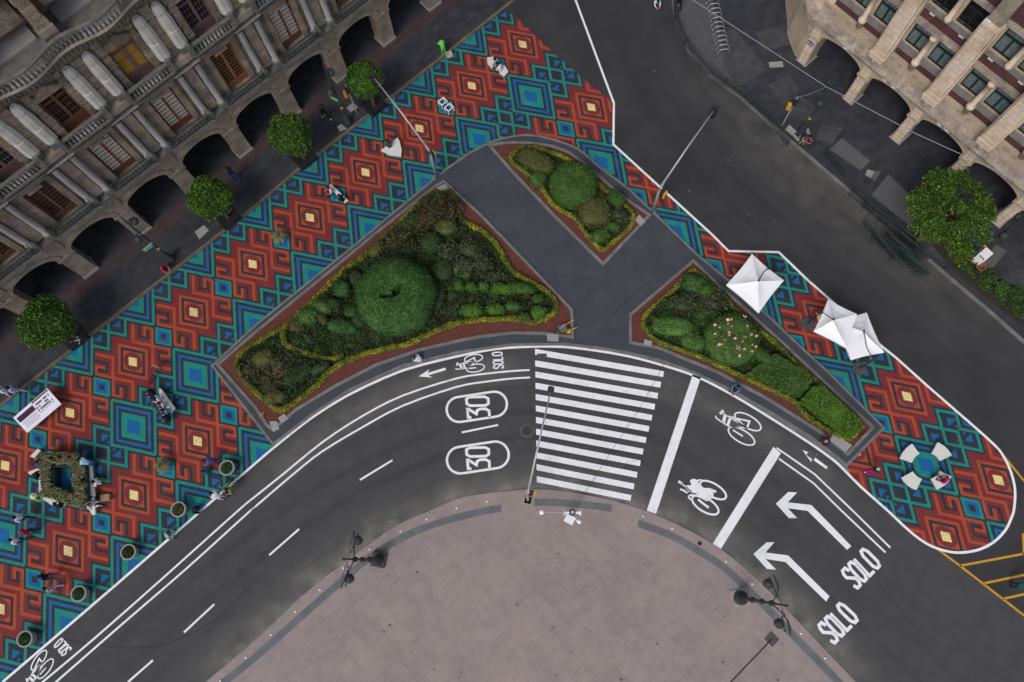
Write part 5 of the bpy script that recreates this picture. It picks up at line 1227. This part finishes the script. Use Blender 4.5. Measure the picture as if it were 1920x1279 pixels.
slab_bench([(295,727),(302,729),(328,765),(320,775),(303,752)],'long grey triangular bench where five people sit in a row',grp=None)
slab_bench([(617,346),(623,347),(653,376),(646,380),(633,368)],'long grey bench under two seated people in the upper painted pavement')
slab_bench([(913,108),(925,106),(932,118),(922,128),(914,118)],'grey curved bench nearest the top edge of the painted pavement')
slab_bench([(932,124),(946,122),(953,134),(945,143),(936,136)],'second grey curved bench below the first near the top edge')
slab_bench([(714,282),(745,258),(749,264),(753,280),(752,293),(730,290)],'white fan shaped bench with a person in a black and white shirt')
# four curved benches
cc=(1737,873.5)
for th,l in((218,'upper left curved pale bench of the circle of four'),(-45,'upper right curved pale bench of the circle of four'),(132,'lower left curved pale bench of the circle of four'),(46,'lower right curved pale bench of the circle of four, under the person in red')):
    Z=.45;r0,r1=27.5,52;P=[]
    for a in np.linspace(-21,21,6):t=r_(th+a);P.append((cc[0]+r1*math.cos(t),cc[1]+r1*.93*math.sin(t)))
    for a in np.linspace(24,-24,6):t=r_(th+a);P.append((cc[0]+r0*math.cos(t),cc[1]+r0*.93*math.sin(t)))
    slab_bench(P,l,grp='circle of four curved benches')
# --- parasols
def parasol(corners,apex,base,elbow,zt,label,hub):
    Z=2.5+zt;C4=[G(*p,Z) for p in corners];A=G(*apex,Z+.6);bx_,by_=G(*base,.05);e=empty('parasol',(bx_,by_,.01));tag(e,label,'parasol','white square cantilever parasols')
    L3=lambda p,z:(p[0]-bx_,p[1]-by_,z);g=MB().use(M_cloth);n=4;vs=[L3(A,Z+.75)];K=6
    ctr=np.mean(np.array(C4),0)
    ring=[]
    for i in range(4):
        a=np.array(C4[i]);b=np.array(C4[(i+1)%4])
        for j in range(K):
            t=j/K;p=a*(1-t)+b*t;p=p+(ctr-p)*.04*math.sin(math.pi*t);ring.append((p[0],p[1],Z-.02*math.sin(math.pi*t)+.0))
    M_=len(ring);rows=[ring]
    for q in(.33,.66,.92):
        row=[]
        for k,(px_,py_,pz) in enumerate(ring):
            t=(k%K)/K;sag=-.09*math.sin(math.pi*t)*math.sin(math.pi*q)*1.0-.05*math.sin(math.pi*q)
            row.append((px_+(A[0]-px_)*q,py_+(A[1]-py_)*q,pz+(Z+.6-pz)*q+sag))
        rows.append(row)
    vs=[];fs=[]
    for row in rows: vs+=[L3(p,p[2]) for p in row]
    vs.append(L3(A,Z+.63))
    for r0 in range(3):
        for k in range(M_):fs.append((r0*M_+k,r0*M_+(k+1)%M_,(r0+1)*M_+(k+1)%M_,(r0+1)*M_+k))
    for k in range(M_):fs.append((3*M_+k,3*M_+(k+1)%M_,len(vs)-1))
    o_=len(vs);vs+=[L3(p,p[2]-.14) for p in ring];
    for k in range(M_):fs.append((k,o_+k,o_+(k+1)%M_,(k+1)%M_))
    g.add(vs,fs);can=g.build('canopy',e)
    g=MB().use(M_black);a_=L3(A,Z+.65);g.lathe([(.07,0),(.07,.07),(.02,.1)],a_,8);g.build('finial',can)
    g=MB().use(M_black)
    for p in C4:g.tube([L3(p,Z-.12),L3(A,Z+.4)],.015,5)
    g.build('rib',e)
    el=G(*elbow,Z+.35);hb=G(*hub,Z+.62)
    g=MB().use(M_black);g.tube([(0,0,.1),(0,0,2.),L3(el,Z+.45)],.045,8);g.build('post',e)
    g=MB().use(M_black);g.tube([L3(el,Z+.45),L3(hb,Z+.6),a_],.03,6);g.build('arm',e)
    g=MB().use(mat('base_stone',(.06,.065,.07),.8,.2,4.));g.lathe([(.45,0),(.45,.09),(.4,.12),(.06,.12)],n=12);g.build('base',e)
parasol([(1410,476),(1470,526),(1423,587),(1362,534)],(1422,527),(1441,522),(1437,506),0,'white square parasol nearest the small bed, alone',(1432,510))
parasol([(1563,600),(1625,586),(1658,661),(1596,675)],(1619,622),(1611,691),(1636,675),-.38,'lower of the two overlapping white parasols on the right lobe',(1625,651))
parasol([(1553,561),(1607,589),(1588,653),(1526,621)],(1562,600),(1514,607),(1540,586),.45,'upper of the two overlapping white parasols on the right lobe',(1557,596))
# --- white slanted information board
Z=.85;Pc=[(27,784),(91,729),(113,757),(49,811)];g0=G(70,770,Z);e=empty('info_board',(g0[0],g0[1],.01));tag(e,'white rectangular information board with a purple panel near the arcade kerb','sign board')
Cb=[Vector((*G(*p,Z),Z)) for p in Pc];Cb=[Vector((p.x-g0[0],p.y-g0[1],Z)) for p in Cb]
def bq(a,b): return Cb[0]*(1-a)*(1-b)+Cb[1]*a*(1-b)+Cb[2]*a*b+Cb[3]*(1-a)*b
def bz(v,dz,b): return (v.x,v.y,v.z+dz-.25*(b-.5))
def bpatch(g,a0,a1,b0,b1,dz): g.add([bz(bq(a,b),dz,b) for a,b in((a0,b0),(a1,b0),(a1,b1),(a0,b1))],[(3,2,1,0)])
g=MB().use(mat('board_white',(.72,.72,.8),.5,.04,3.));bt=[bz(bq(a,b),0,b) for a,b in((0,0),(1,0),(1,1),(0,1))];bb=[bz(bq(a,b),-.05,b) for a,b in((0,0),(1,0),(1,1),(0,1))];g.add(bt+bb,[(3,2,1,0),(4,5,6,7),(0,1,5,4),(1,2,6,5),(2,3,7,6),(3,0,4,7)])
brd=g.build('panel',e);g=MB().use(colm('board_purple',(62,28,62)));bpatch(g,.04,.5,.14,.42,.006);bpatch(g,.52,.98,.03,.1,.006);g.use(colm('board_ink',(45,40,60)));rr=random.Random(2)
for j,b in enumerate((.2,.36,.5,.66)):
    a=.52
    while a<.92:
        w=rr.uniform(.012,.03);
        if rr.random()<.75:bpatch(g,a,a+w,b,b+.1 if j<3 else b+.03,.006)
        a+=w+.008
for j in range(5):bpatch(g,.08,.46+.04*(j%2),.5+j*.075,.515+j*.075,.006)
g.build('print',brd);g=MB().use(M_galv)
for a in(.15,.85):
    p=bq(a,.5);g.tube([(p.x,p.y,0),(p.x,p.y,Z-.06)],.03,6)
g.build('leg',e)
# --- white rhombic frames
for u,v,l in((830,191,'upper white square frame of the pair standing on the painted pavement'),(842,202,'lower white square frame of the pair standing on the painted pavement')):
    x,y=G(u,v,.4);e=empty('frame_stand',(x,y,.01),ang);tag(e,l,'stool','pair of white frame stools')
    g=MB().use(M_white);g.wall([(-.24,-.2),(.24,-.2),(.24,.2),(-.24,.2)],.07,.4,.47,True);g.build('top_frame',e);g=MB().use(M_white)
    for a in(-.24,.24):
        for b in(-.2,.2):g.box(a-.03,a+.03,b-.03,b+.03,0,.4)
    g.build('leg',e)
# --- white cabinet, pots, barrow, sign
x,y=G(1843,480,.9);e=empty('cabinet',(x,y,.12),r_(40));tag(e,'white curved cabinet with black marks on the right pavement verge','cabinet')
g=MB().use(M_white);g.box(-.42,.42,-.28,.28,.3,1.);g.prism([(-.45,-.3),(.45,-.3),(.45,.3),(-.45,.3)],1.001,1.06);g.build('housing',e);g=MB().use(M_black)
for i in range(3):g.box(-.4,-.28,-.2+.14*i,-.1+.14*i,1.061,1.07)
g.build('marks',e);g=MB().use(M_galv);g.box(-.35,.35,-.22,.22,0,.299);g.build('stand',e)
M_ter=mat('terracotta',(.2,.08,.04),.85,.2,6.)
for u,v,l in((1838,500,'terracotta pot below the white cabinet'),(1818,481,'darker terracotta pot left of the white cabinet')):
    x,y=G(u,v,.5);g=MB().use(M_ter);g.lathe([(.22,0),(.3,.45),(.34,.46),(.34,.55),(.27,.55),(.24,.3),(.02,.28)],n=18);o=g.build('pot',None,True);o.location=(x,y,.12);tag(o,l,'plant pot')
x,y=G(1061,617,.3);e=empty('wheelbarrow',(x,y,.17),r_(20));tag(e,'grey wheelbarrow with yellow handles at the lower right tip of the large bed','wheelbarrow')
g=MB().use(colm('tray_blue',(90,105,125),.5));g.add([(-.55,-.22,.5),(.05,-.3,.5),(.05,.3,.5),(-.55,.22,.5),(-.4,-.12,.25),(0,-.16,.25),(0,.16,.25),(-.4,.12,.25)],[(4,5,6,7),(0,4,7,3),(0,1,5,4),(1,2,6,5),(3,7,6,2)]);g.build('tray',e)
g=MB().use(M_yplast)
for s in(-1,1):g.tube([(-.6,s*.06,.25),(0,s*.2,.4),(.65,s*.28,.6)],.025,6)
g.build('handle',e);g=MB().use(M_black);g.tube([(-.65,-.05,.17),(-.65,.05,.17)],.17,14);g.build('wheel',e);g=MB().use(M_galv)
for s in(-1,1):g.tube([(0,s*.18,.3),(.1,s*.2,0)],.02,5)
g.build('leg',e)
x,y=G(1066,622,.3);g=MB().use(M_yplast);g.lathe([(.13,0),(.16,.3),(.14,.3)],n=12);g.use(M_black).tube([(-.15,0,.3),(-.1,0,.5),(.1,0,.5),(.15,0,.3)],.012,4);o=g.build('bucket');o.location=(x,y,.2);tag(o,'yellow bucket beside the wheelbarrow','bucket')
for u,v,l,a in((493,780,'low yellow and black sign at the left corner of the large bed',60),(1617,819,'low dark and yellow sign at the pointed end of the long bed',20)):
    x,y=G(u,v,.4);e=empty('corner_sign',(x,y,.13),r_(a));tag(e,l,'sign');g=MB().use(M_yplast);g.box(-.22,.22,-.015,.015,.35,.6);g.use(M_black).box(-.25,-.221,-.02,.02,.3,.65);g.box(.221,.25,-.02,.02,.3,.65);g.build('plate',e);g=MB().use(M_galv);g.tube([(0,0,0),(0,0,.35)],.025,6);g.build('post',e)
# --- bicycles
M_tyre=mat('tyre',(.02,.02,.02),.8,.1,4.)
def bicycle(u,v,a,label,fm,lean=8,z=.005):
    x,y=G(u,v,.5);e=empty('bicycle',(x,y,z));e.rotation_euler=(r_(lean),0,a);tag(e,label,'bicycle')
    for i,wx in enumerate((-.52,.52)):
        g=MB().use(M_tyre);P=[(wx+.33*math.cos(t),0,.34+.33*math.sin(t)) for t in [2*math.pi*k/20 for k in range(21)]];g.tube(P,.022,6,False);w=g.build('wheel',e)
        g=MB().use(M_black)
        for k in range(10):t=2*math.pi*k/10;g.tube([(wx,0,.34),(wx+.32*math.cos(t),0,.34+.32*math.sin(t))],.004,3)
        g.tube([(wx,-.04,.34),(wx,.04,.34)],.03,6);g.build('spokes',w)
    g=MB().use(fm)
    for P in([(-.52,0,.34),(-.05,0,.3),(-.18,0,.82),(-.52,0,.34)],[(-.05,0,.3),(.38,0,.72),(-.16,0,.76)],[(.36,0,.86),(.38,0,.72),(.52,0,.34)]):g.tube(P,.02,6)
    g.build('frame',e);g=MB().use(M_black);g.ell((-.2,0,.9),(.13,.07,.035),8,5);g.tube([(-.18,0,.8),(-.2,0,.9)],.014,5);g.build('saddle',e)
    g=MB().use(M_galv);g.tube([(.36,0,.84),(.34,0,.98)],.014,5);g.tube([(.25,-.28,.98),(.36,-.2,1.),(.36,.2,1.),(.25,.28,.98)],.014,6);g.build('handlebar',e);g=MB().use(M_galv);g.tube([(-.05,-.12,.2),(-.05,-.05,.3),(-.05,.05,.3),(-.05,.12,.4)],.012,5);g.build('pedal',e);return e
M_mag=mat('magenta_frame',(.25,.06,.1),.4,.1,4.)
bicycle(287,697,dirang(14,-30),'dark red bicycle parked on the painted pavement near the yellow squares',M_mag,14)
bicycle(145,634,dirang(22,-6),'bicycle with pale wheels parked beside the largest ball tree',M_galv,22,.12)
bicycle(430,910,dirang(-28,22),'bicycle with bright green details at the road edge beside the planter',mat('lime_frame',(.25,.4,.08),.4,.1,4.),5)
# ================================================================== PEOPLE
SK=colm('skin',(165,115,90));SKd=colm('skin_brown',(120,80,60))
def joints(pose):
    # x forward, y left, z up ; returns dict
    J={}
    def st(): 
        J.update(pel=(0,0,.93),wa=(0,0,1.08),ch=(.01,0,1.3),ne=(.0,0,1.47),hb=(.03,0,1.56),ht=(.035,0,1.66))
        for s,k in((1,'l'),(-1,'r')):
            J.update({'sh'+k:(0,s*.18,1.41),'el'+k:(-.03,s*.24,1.13),'wr'+k:(.1,s*.24,.9),'hi'+k:(0,s*.09,.9),'kn'+k:(.02,s*.1,.5),'an'+k:(-.02,s*.1,.09),'to'+k:(.15,s*.12,.035)})
    st()
    if pose=='walk':
        J.update(knl=(.16,.1,.52),anl=(.28,.1,.1),tol=(.44,.11,.05),knr=(-.06,-.1,.5),anr=(-.32,-.1,.14),tor=(-.2,-.11,.04),ell=(-.16,.23,1.16),wrl=(-.12,.22,.93),elr=(.1,-.24,1.16),wrr=(.28,-.2,1.02))
    if pose=='work':
        J.update(wa=(.05,0,1.05),ch=(.16,0,1.24),ne=(.24,0,1.37),hb=(.33,0,1.4),ht=(.41,0,1.44),shl=(.18,.18,1.3),shr=(.18,-.18,1.3),ell=(.32,.24,1.08),wrl=(.5,.2,.95),elr=(.32,-.22,1.05),wrr=(.52,-.14,.92))
    if pose in('sit','read'):
        z=.5;J.update(pel=(0,0,z),wa=(.0,0,z+.16),ch=(.05,0,z+.38),ne=(.08,0,z+.55),hb=(.13,0,z+.63),ht=(.16,0,z+.73))
        for s,k in((1,'l'),(-1,'r')):
            J.update({'sh'+k:(.06,s*.18,z+.49),'el'+k:(.1,s*.25,z+.23),'wr'+k:(.33,s*.16,z+.17),'hi'+k:(.02,s*.09,z-.01),'kn'+k:(.43,s*.13,z+.02),'an'+k:(.46,s*.13,.1),'to'+k:(.62,s*.15,.04)})
        if pose=='read':J.update(wrl=(.36,.06,z+.33),wrr=(.36,-.06,z+.33),hb=(.17,0,z+.61),ht=(.23,0,z+.68))
    if pose=='crouch':
        J.update(pel=(0,0,.28),wa=(.05,0,.44),ch=(.17,0,.62),ne=(.25,0,.76),hb=(.33,0,.81),ht=(.38,0,.88))
        for s,k in((1,'l'),(-1,'r')):
            J.update({'sh'+k:(.19,s*.18,.7),'el'+k:(.36,s*.22,.5),'wr'+k:(.5,s*.12,.34),'hi'+k:(.0,s*.09,.26),'kn'+k:(.36,s*.17,.47),'an'+k:(.06,s*.13,.1),'to'+k:(.22,s*.15,.035)})
    return J
def body_mesh(pose):
    J=joints(pose)
    E_=[('pel','wa'),('wa','ch'),('ch','ne'),('ne','hb'),('hb','ht')]
    for k in'lr':E_+=[('ch','sh'+k),('sh'+k,'el'+k),('el'+k,'wr'+k),('pel','hi'+k),('hi'+k,'kn'+k),('kn'+k,'an'+k),('an'+k,'to'+k)]
    RR=dict(pel=(.15,.12),wa=(.145,.11),ch=(.16,.12),ne=(.055,.055),hb=(.095,.095),ht=(.085,.09));R2=dict(sh=.072,el=.048,wr=.032,hi=.095,kn=.062,an=.042,to=.04)
    # fingers: palm then five short chains
    names=list(J);pos=dict(J);rad={n:(RR[n] if n in RR else (R2[n[:2]],)*2) for n in names}
    for k,s in(('l',1),('r',-1)):
        w=Vector(J['wr'+k]);d=(w-Vector(J['el'+k])).normalized();side=Vector((0,s,0));side=(side-d*side.dot(d)).normalized();up=d.cross(side)
        pos['pa'+k]=tuple(w+d*.075);rad['pa'+k]=(.036,.022);E_.append(('wr'+k,'pa'+k))
        for i,(o,l) in enumerate(((-.03,.07),(-.01,.08),(.01,.075),(.03,.06))):
            b=w+d*.1+side*o;m=b+d*l*.6;t=m+d*l*.35-up*.025*s
            for nm,p in(('b',b),('m',m),('t',t)):pos['f%d%s%s'%(i,nm,k)]=tuple(p);rad['f%d%s%s'%(i,nm,k)]=(.0095,.0095)
            E_+=[('pa'+k,'f%db%s'%(i,k)),('f%db%s'%(i,k),'f%dm%s'%(i,k)),('f%dm%s'%(i,k),'f%dt%s'%(i,k))]
        b=w+d*.035-side*.04;t=b+d*.045-side*.02;pos['tb'+k]=tuple(b);pos['tt'+k]=tuple(t);rad['tb'+k]=rad['tt'+k]=(.011,.011);E_+=[('pa'+k,'tb'+k),('tb'+k,'tt'+k)]
    pos['no']=tuple(Vector(J['hb'])+Vector((.115,0,.015)));rad['no']=(.02,.02);E_.append(('hb','no'))
    for s,k in((1,'l'),(-1,'r')):pos['ear'+k]=tuple(Vector(J['hb'])+Vector((0,s*.1,.02)));rad['ear'+k]=(.02,.012);E_.append(('hb','ear'+k))
    nm=list(pos);ix={n:i for i,n in enumerate(nm)};me=bpy.data.meshes.new('sk');me.from_pydata([pos[n] for n in nm],[(ix[a],ix[b]) for a,b in E_],[])
    o=bpy.data.objects.new('sk',me);COL.objects.link(o);md=o.modifiers.new('s','SKIN');md.use_smooth_shade=True
    for n in nm:
        v=me.skin_vertices[0].data[ix[n]];v.radius=rad[n];v.use_root=(n=='pel')
    sb=o.modifiers.new('u','SUBSURF');sb.levels=1;sb.render_levels=1
    dg=bpy.context.evaluated_depsgraph_get();dg.update();res=bpy.data.meshes.new_from_object(o.evaluated_get(dg));bpy.data.objects.remove(o);bpy.data.meshes.remove(me)
    for i in range(5):res.materials.append(SK)
    seg=[(0,'hb','ht'),(0,'ne','hb'),(0,'hb','no'),(1,'pel','wa'),(1,'wa','ch'),(1,'ch','ne')]
    for k in'lr':seg+=[(1,'sh'+k,'el'+k),(4,'el'+k,'wr'+k),(0,'wr'+k,'pa'+k),(0,'pa'+k,'f1t'+k),(2,'hi'+k,'kn'+k),(2,'kn'+k,'an'+k),(3,'an'+k,'to'+k),(1,'ch','sh'+k),(2,'pel','hi'+k)]
    S_=[(m,np.array(pos[a]),np.array(pos[b])) for m,a,b in seg]
    mi=[]
    for p in res.polygons:
        c=np.array(p.center);best=9;bm_=0
        for m,a,b in S_:
            d=b-a;t=max(0,min(1,(c-a)@d/(d@d)));dd=np.linalg.norm(c-a-d*t)
            if m==1:dd*=.9
            if dd<best:best=dd;bm_=m
        mi.append(bm_)
    res.polygons.foreach_set('material_index',mi);res.name='body_'+pose;return res,J
BM={p:body_mesh(p) for p in('stand','walk','work','sit','read','crouch')}
def hair_mesh(J,kind):
    hb=Vector(J['hb']);ht=Vector(J['ht']);c=(hb+ht)/2;d=(ht-hb).normalized();g=MB().use(SK);vs=[];fs=[];n=12;m=5
    f=Vector((1,0,0));f=(f-d*f.dot(d)).normalized();s=d.cross(f)
    rr=.108 if kind!='hat' else .118
    for j in range(m+1):
        ph=math.pi*.62*j/m
        for k in range(n):
            t=2*math.pi*k/n;back=.03 if math.cos(t)<.3 else -.0
            r=rr*math.sin(ph)+.004;vs.append(tuple(c+d*(.03+rr*1.05*math.cos(ph)-(back*2 if j==m else 0))+f*(r*math.cos(t)-.018)+s*(r*.95*math.sin(t))))
    for j in range(m):
        for k in range(n):fs.append((j*n+k,(j+1)*n+k,(j+1)*n+(k+1)%n,j*n+(k+1)%n))
    g.add(vs,fs)
    if kind=='hat':
        b=c+d*.03;vs=[];
        for r in(.1,.2):
            for k in range(16):t=2*math.pi*k/16;vs.append(tuple(b+f*r*math.cos(t)+s*r*math.sin(t)))
        g.add(vs,[(k,(k+1)%16,16+(k+1)%16,16+k) for k in range(16)]);g.add([tuple(Vector(v)+d*.012) for v in vs],[(16+k,16+(k+1)%16,(k+1)%16,k) for k in range(16)])
    return g.mesh('hair',True)
HM_={(p,k):hair_mesh(BM[p][1],k) for p in BM for k in('hair','hat')}
def person(u,v,pose,hd,label,shirt,pants,hair=(30,24,22),shoes=(35,33,35),hat=False,sleeve=None,z=0.,base=True,skin=None,scale=1.,bag=None):
    zz_=z;x,y=G(u,v,zz_+(.0 if base else .6));me,J=BM[pose]
    o=link('person',me);o.location=(x,y,zz_);o.rotation_euler=(0,0,dirang(*hd));o.scale=(scale,)*3;tag(o,label,'person')
    sl=[skin or SK,colm('cloth_%d_%d_%d'%shirt,shirt,.85),colm('cloth_%d_%d_%d'%pants,pants,.85),colm('cloth_%d_%d_%d'%shoes,shoes),None]
    sl[4]=sl[1] if sleeve else (skin or SK)
    for i in range(5):o.material_slots[i].link='OBJECT';o.material_slots[i].material=sl[i]
    h=link('hat' if hat else 'hair',HM_[(pose,'hat' if hat else 'hair')],o);h.material_slots[0].link='OBJECT';h.material_slots[0].material=colm('hair_%d_%d_%d'%hair,hair,.8)
    return o
WH=(215,215,222);BK=(22,22,26);NV=(28,36,66);GY=(110,112,118);BL_=(60,90,140);LB_=(150,190,215)
LIM=(70,200,40)
person(833,104,'work',(-6,-12),'person in lime green overalls working at the kerb near the top',(95,195,75),(90,185,75),z=.0,sleeve=1)
person(612,222,'walk',(8,6),'person in black with white shoes walking on the arcade pavement',BK,BK,shoes=WH,z=.12,sleeve=1)
person(443,336,'walk',(-10,-6),'person in blue jeans walking on the arcade pavement by the middle ball tree',(35,45,75),(30,70,125),z=.12,sleeve=1)
person(311,503,'crouch',(6,6),'person in a red top crouching at the kerb below the mint pennant lamp',(215,30,70),(60,40,50),z=.12)
person(28,739,'walk',(-10,2),'person in white clothes stepping onto the kerb at the far left',WH,WH,z=.02,sleeve=1)
person(44,737,'walk',(-10,0),'person in pale blue walking behind the person in white at far left',(170,180,225),(165,180,220),z=.02,sleeve=1)
person(926,118,'sit',(8,9),'person in white and black seated on the upper curved bench near the top',WH,BK,z=0,base=False)
person(938,131,'read',(-9,-7),'person in a white top on the lower curved bench facing the first',WH,(40,110,120),z=0,base=False)
person(731,274,'sit',(-6,-10),'person in a black and white shirt seated on the fan shaped bench',(60,60,64),BK,z=0,base=False)
person(622,358,'sit',(-12,5),'person in a white shirt and maroon cap on the upper long grey bench',WH,(70,25,40),hair=(80,25,40),z=0,base=False)
person(643,375,'sit',(-9,-4),'dark haired person in blue jeans at the lower end of the upper grey bench',BK,(70,110,160),z=0,base=False)
person(289,735,'sit',(-12,8),'person in black at the top end of the triangular bench',BK,BK,z=0,base=False,sleeve=1)
person(301,748,'read',(-12,8),'person in a wide white blouse on the triangular bench, second from the top',WH,(60,60,70),z=0,base=False,sleeve=1)
person(309,757,'sit',(-12,8),'person in a pale grey top in the middle of the triangular bench',(190,190,200),(70,70,80),hair=(45,35,30),z=0,base=False)
person(316,770,'sit',(-12,6),'person in a teal blue shirt on the triangular bench, second from the bottom',(95,150,180),(50,60,80),z=0,base=False)
person(318,785,'sit',(-12,2),'person in navy at the bottom end of the triangular bench',(30,30,60),(60,35,45),z=0,base=False,sleeve=1)
person(410,866,'work',(-8,2),'person in a blue shirt leaning behind the planter by the road edge',(60,85,150),(40,60,110),sleeve=1)
person(396,884,'crouch',(-8,2),'small person in blue crouching left of the planter by the road edge',(35,80,130),(30,50,90),sleeve=1,scale=.8)
person(434,917,'sit',(-9,7),'cyclist in a green and yellow patterned shirt at the road edge',(110,150,60),BK,z=.3,base=False)
person(421,934,'work',(-8,-4),'person in white clothes at the road edge below the cyclist',WH,WH,sleeve=1)
person(367,960,'crouch',(9,-3),'person in black crouching right of the planter at the road edge',BK,BK,sleeve=1)
person(326,1008,'work',(8,-8),'person in a pale teal dress bending over the white road line',(120,165,165),(130,170,170),hair=(35,30,30))
person(104,1080,'walk',(-10,2),'person in a black jacket and blue jeans walking in the lower left',BK,(30,60,140),sleeve=1)
person(113,1102,'walk',(-10,2),'person in a grey and white top walking just below the one in black',(160,155,150),(180,185,215))
person(57,973,'walk',(-10,-2),'person in a white patterned top with dark trousers at the left edge',(205,205,225),NV)
person(68,998,'walk',(-10,3),'person in a red shirt walking between two people in white at left',(190,25,50),NV,hair=(120,90,70))
person(50,1014,'walk',(-10,0),'person in a white shirt and dark cap, lowest of the three at left',WH,(25,60,70))
person(70,936,'sit',(6,-9),'person with a straw hat and lime vest on the lower bench of the grass planter',LIM,(200,190,160),hair=(215,200,160),hat=True,z=0,base=False)
person(169,950,'read',(8,-4),'person in a white shirt leaning over the right bench of the grass planter',WH,WH,hair=(90,35,30),sleeve=1,z=0,base=False)
person(187,905,'sit',(-7,0),'person in white and black beside the right bench of the grass planter',WH,(20,40,40),z=0,base=False,sleeve=1)
person(180,871,'work',(-9,-3),'person in a pale blue shirt at the top right of the grass planter',LB_,(90,120,160),sleeve=1)
person(138,857,'sit',(0,9),'person in dark purple at the top side of the grass planter',(50,30,60),(60,40,60),hair=(90,50,30),z=0,base=False,sleeve=1)
person(121,856,'sit',(1,9),'person in a lime green top at the top side of the grass planter',(110,215,50),BK,z=0,base=False)
person(106,858,'sit',(0,9),'person in dark blue at the top side of the grass planter',(28,40,90),NV,z=0,base=False,sleeve=1)
person(75,868,'sit',(9,1),'person in a navy and white striped top at the left of the grass planter',(90,100,150),NV,z=0,base=False)
person(71,892,'sit',(9,0),'person in a dark navy jacket at the left of the grass planter',(20,24,50),NV,z=0,base=False,sleeve=1)
person(112,950,'sit',(0,-9),'person in black on the lower bench of the grass planter',BK,BK,z=0,base=False,sleeve=1)
person(790,678,'crouch',(-10,-4),'person in a white shirt crouching at the kerb above the white arrow',WH,(120,125,130),hair=(45,40,40),sleeve=1)
person(1382,726,'sit',(-8,8),'person in a bright blue top sitting on the kerb of the long bed',(25,100,165),NV,z=-.2,base=False)
person(1549,826,'crouch',(-9,5),'person in navy with an orange hat sitting at the tip of the long bed',NV,NV,hair=(225,110,80),hat=False,z=.1,sleeve=1)
person(1772,901,'sit',(-12,-6),'person in a crimson top seated on the lower right curved bench',(190,25,85),(20,40,80),hair=(130,40,50),z=0,base=False,sleeve=1)
person(1630,884,'walk',(10,-2),'child in purple and black with a mint green helmet riding a scooter',(30,30,45),(140,20,120),hair=(110,220,190),hat=False,scale=.8,shoes=WH,sleeve=1)
person(1503,270,'work',(-6,3),'person in a blue top with lime details beside the right ornamental lamp',(40,60,110),(120,190,70),z=.05)
person(1510,262,'sit',(5,3),'person in red behind the one in blue at the right ornamental lamp',(170,40,50),(60,40,50),z=.05,base=False)
person(1893,1097,'work',(9,0),'person in dark green bending over the yellow road lines at the lower right',(25,85,80),(30,45,50),sleeve=1)
person(1270,18,'walk',(2,8),'person in dark clothes at the top edge by the first barriers',BK,BK,z=0,sleeve=1)
person(1228,10,'crouch',(2,6),'person in white crouching on the road at the top edge',WH,GY,sleeve=1)
# scooter and bag
x,y=G(1630,884);e=empty('scooter',(x,y,.01),dirang(10,-2));tag(e,'small pink and white scooter under the child with the mint helmet','scooter')
g=MB().use(colm('scooter_pink',(200,40,140)));g.box(-.3,.25,-.06,.06,.08,.11);g.tube([(.25,0,.1),(.32,0,.75)],.015,6);g.tube([(.32,-.15,.75),(.32,.15,.75)],.015,6);g.build('deck',e);g=MB().use(M_white)
for a in(-.3,.3):g.tube([(a,-.02,.06),(a,.02,.06)],.06,10)
g.build('wheel',e)
x,y=G(195,933,.4);g=MB().use(colm('card_brown',(150,125,95)));g.obox((0,0),r_(10),.28,.2,0,.32);g.use(colm('bag_strap',(60,50,60))).tube([(.28,0,.1),(.5,.05,.25),(.55,.1,.1)],.03,6);o=g.build('bag');o.location=(x,y,.01);tag(o,'beige square bag on the pavement right of the grass planter','bag')
x,y=G(842,100,.3);g=MB().use(colm('crate_grey',(190,180,165)));g.wall([(-.2,-.15),(.2,-.15),(.2,.15),(-.2,.15)],.03,.0,.3,True);g.box(-.19,.19,-.14,.14,.01,.05);o=g.build('bucket');o.location=(x,y,.01);o.rotation_euler=(0,0,.4);tag(o,'grey tub beside the worker in lime green at the kerb','tub')
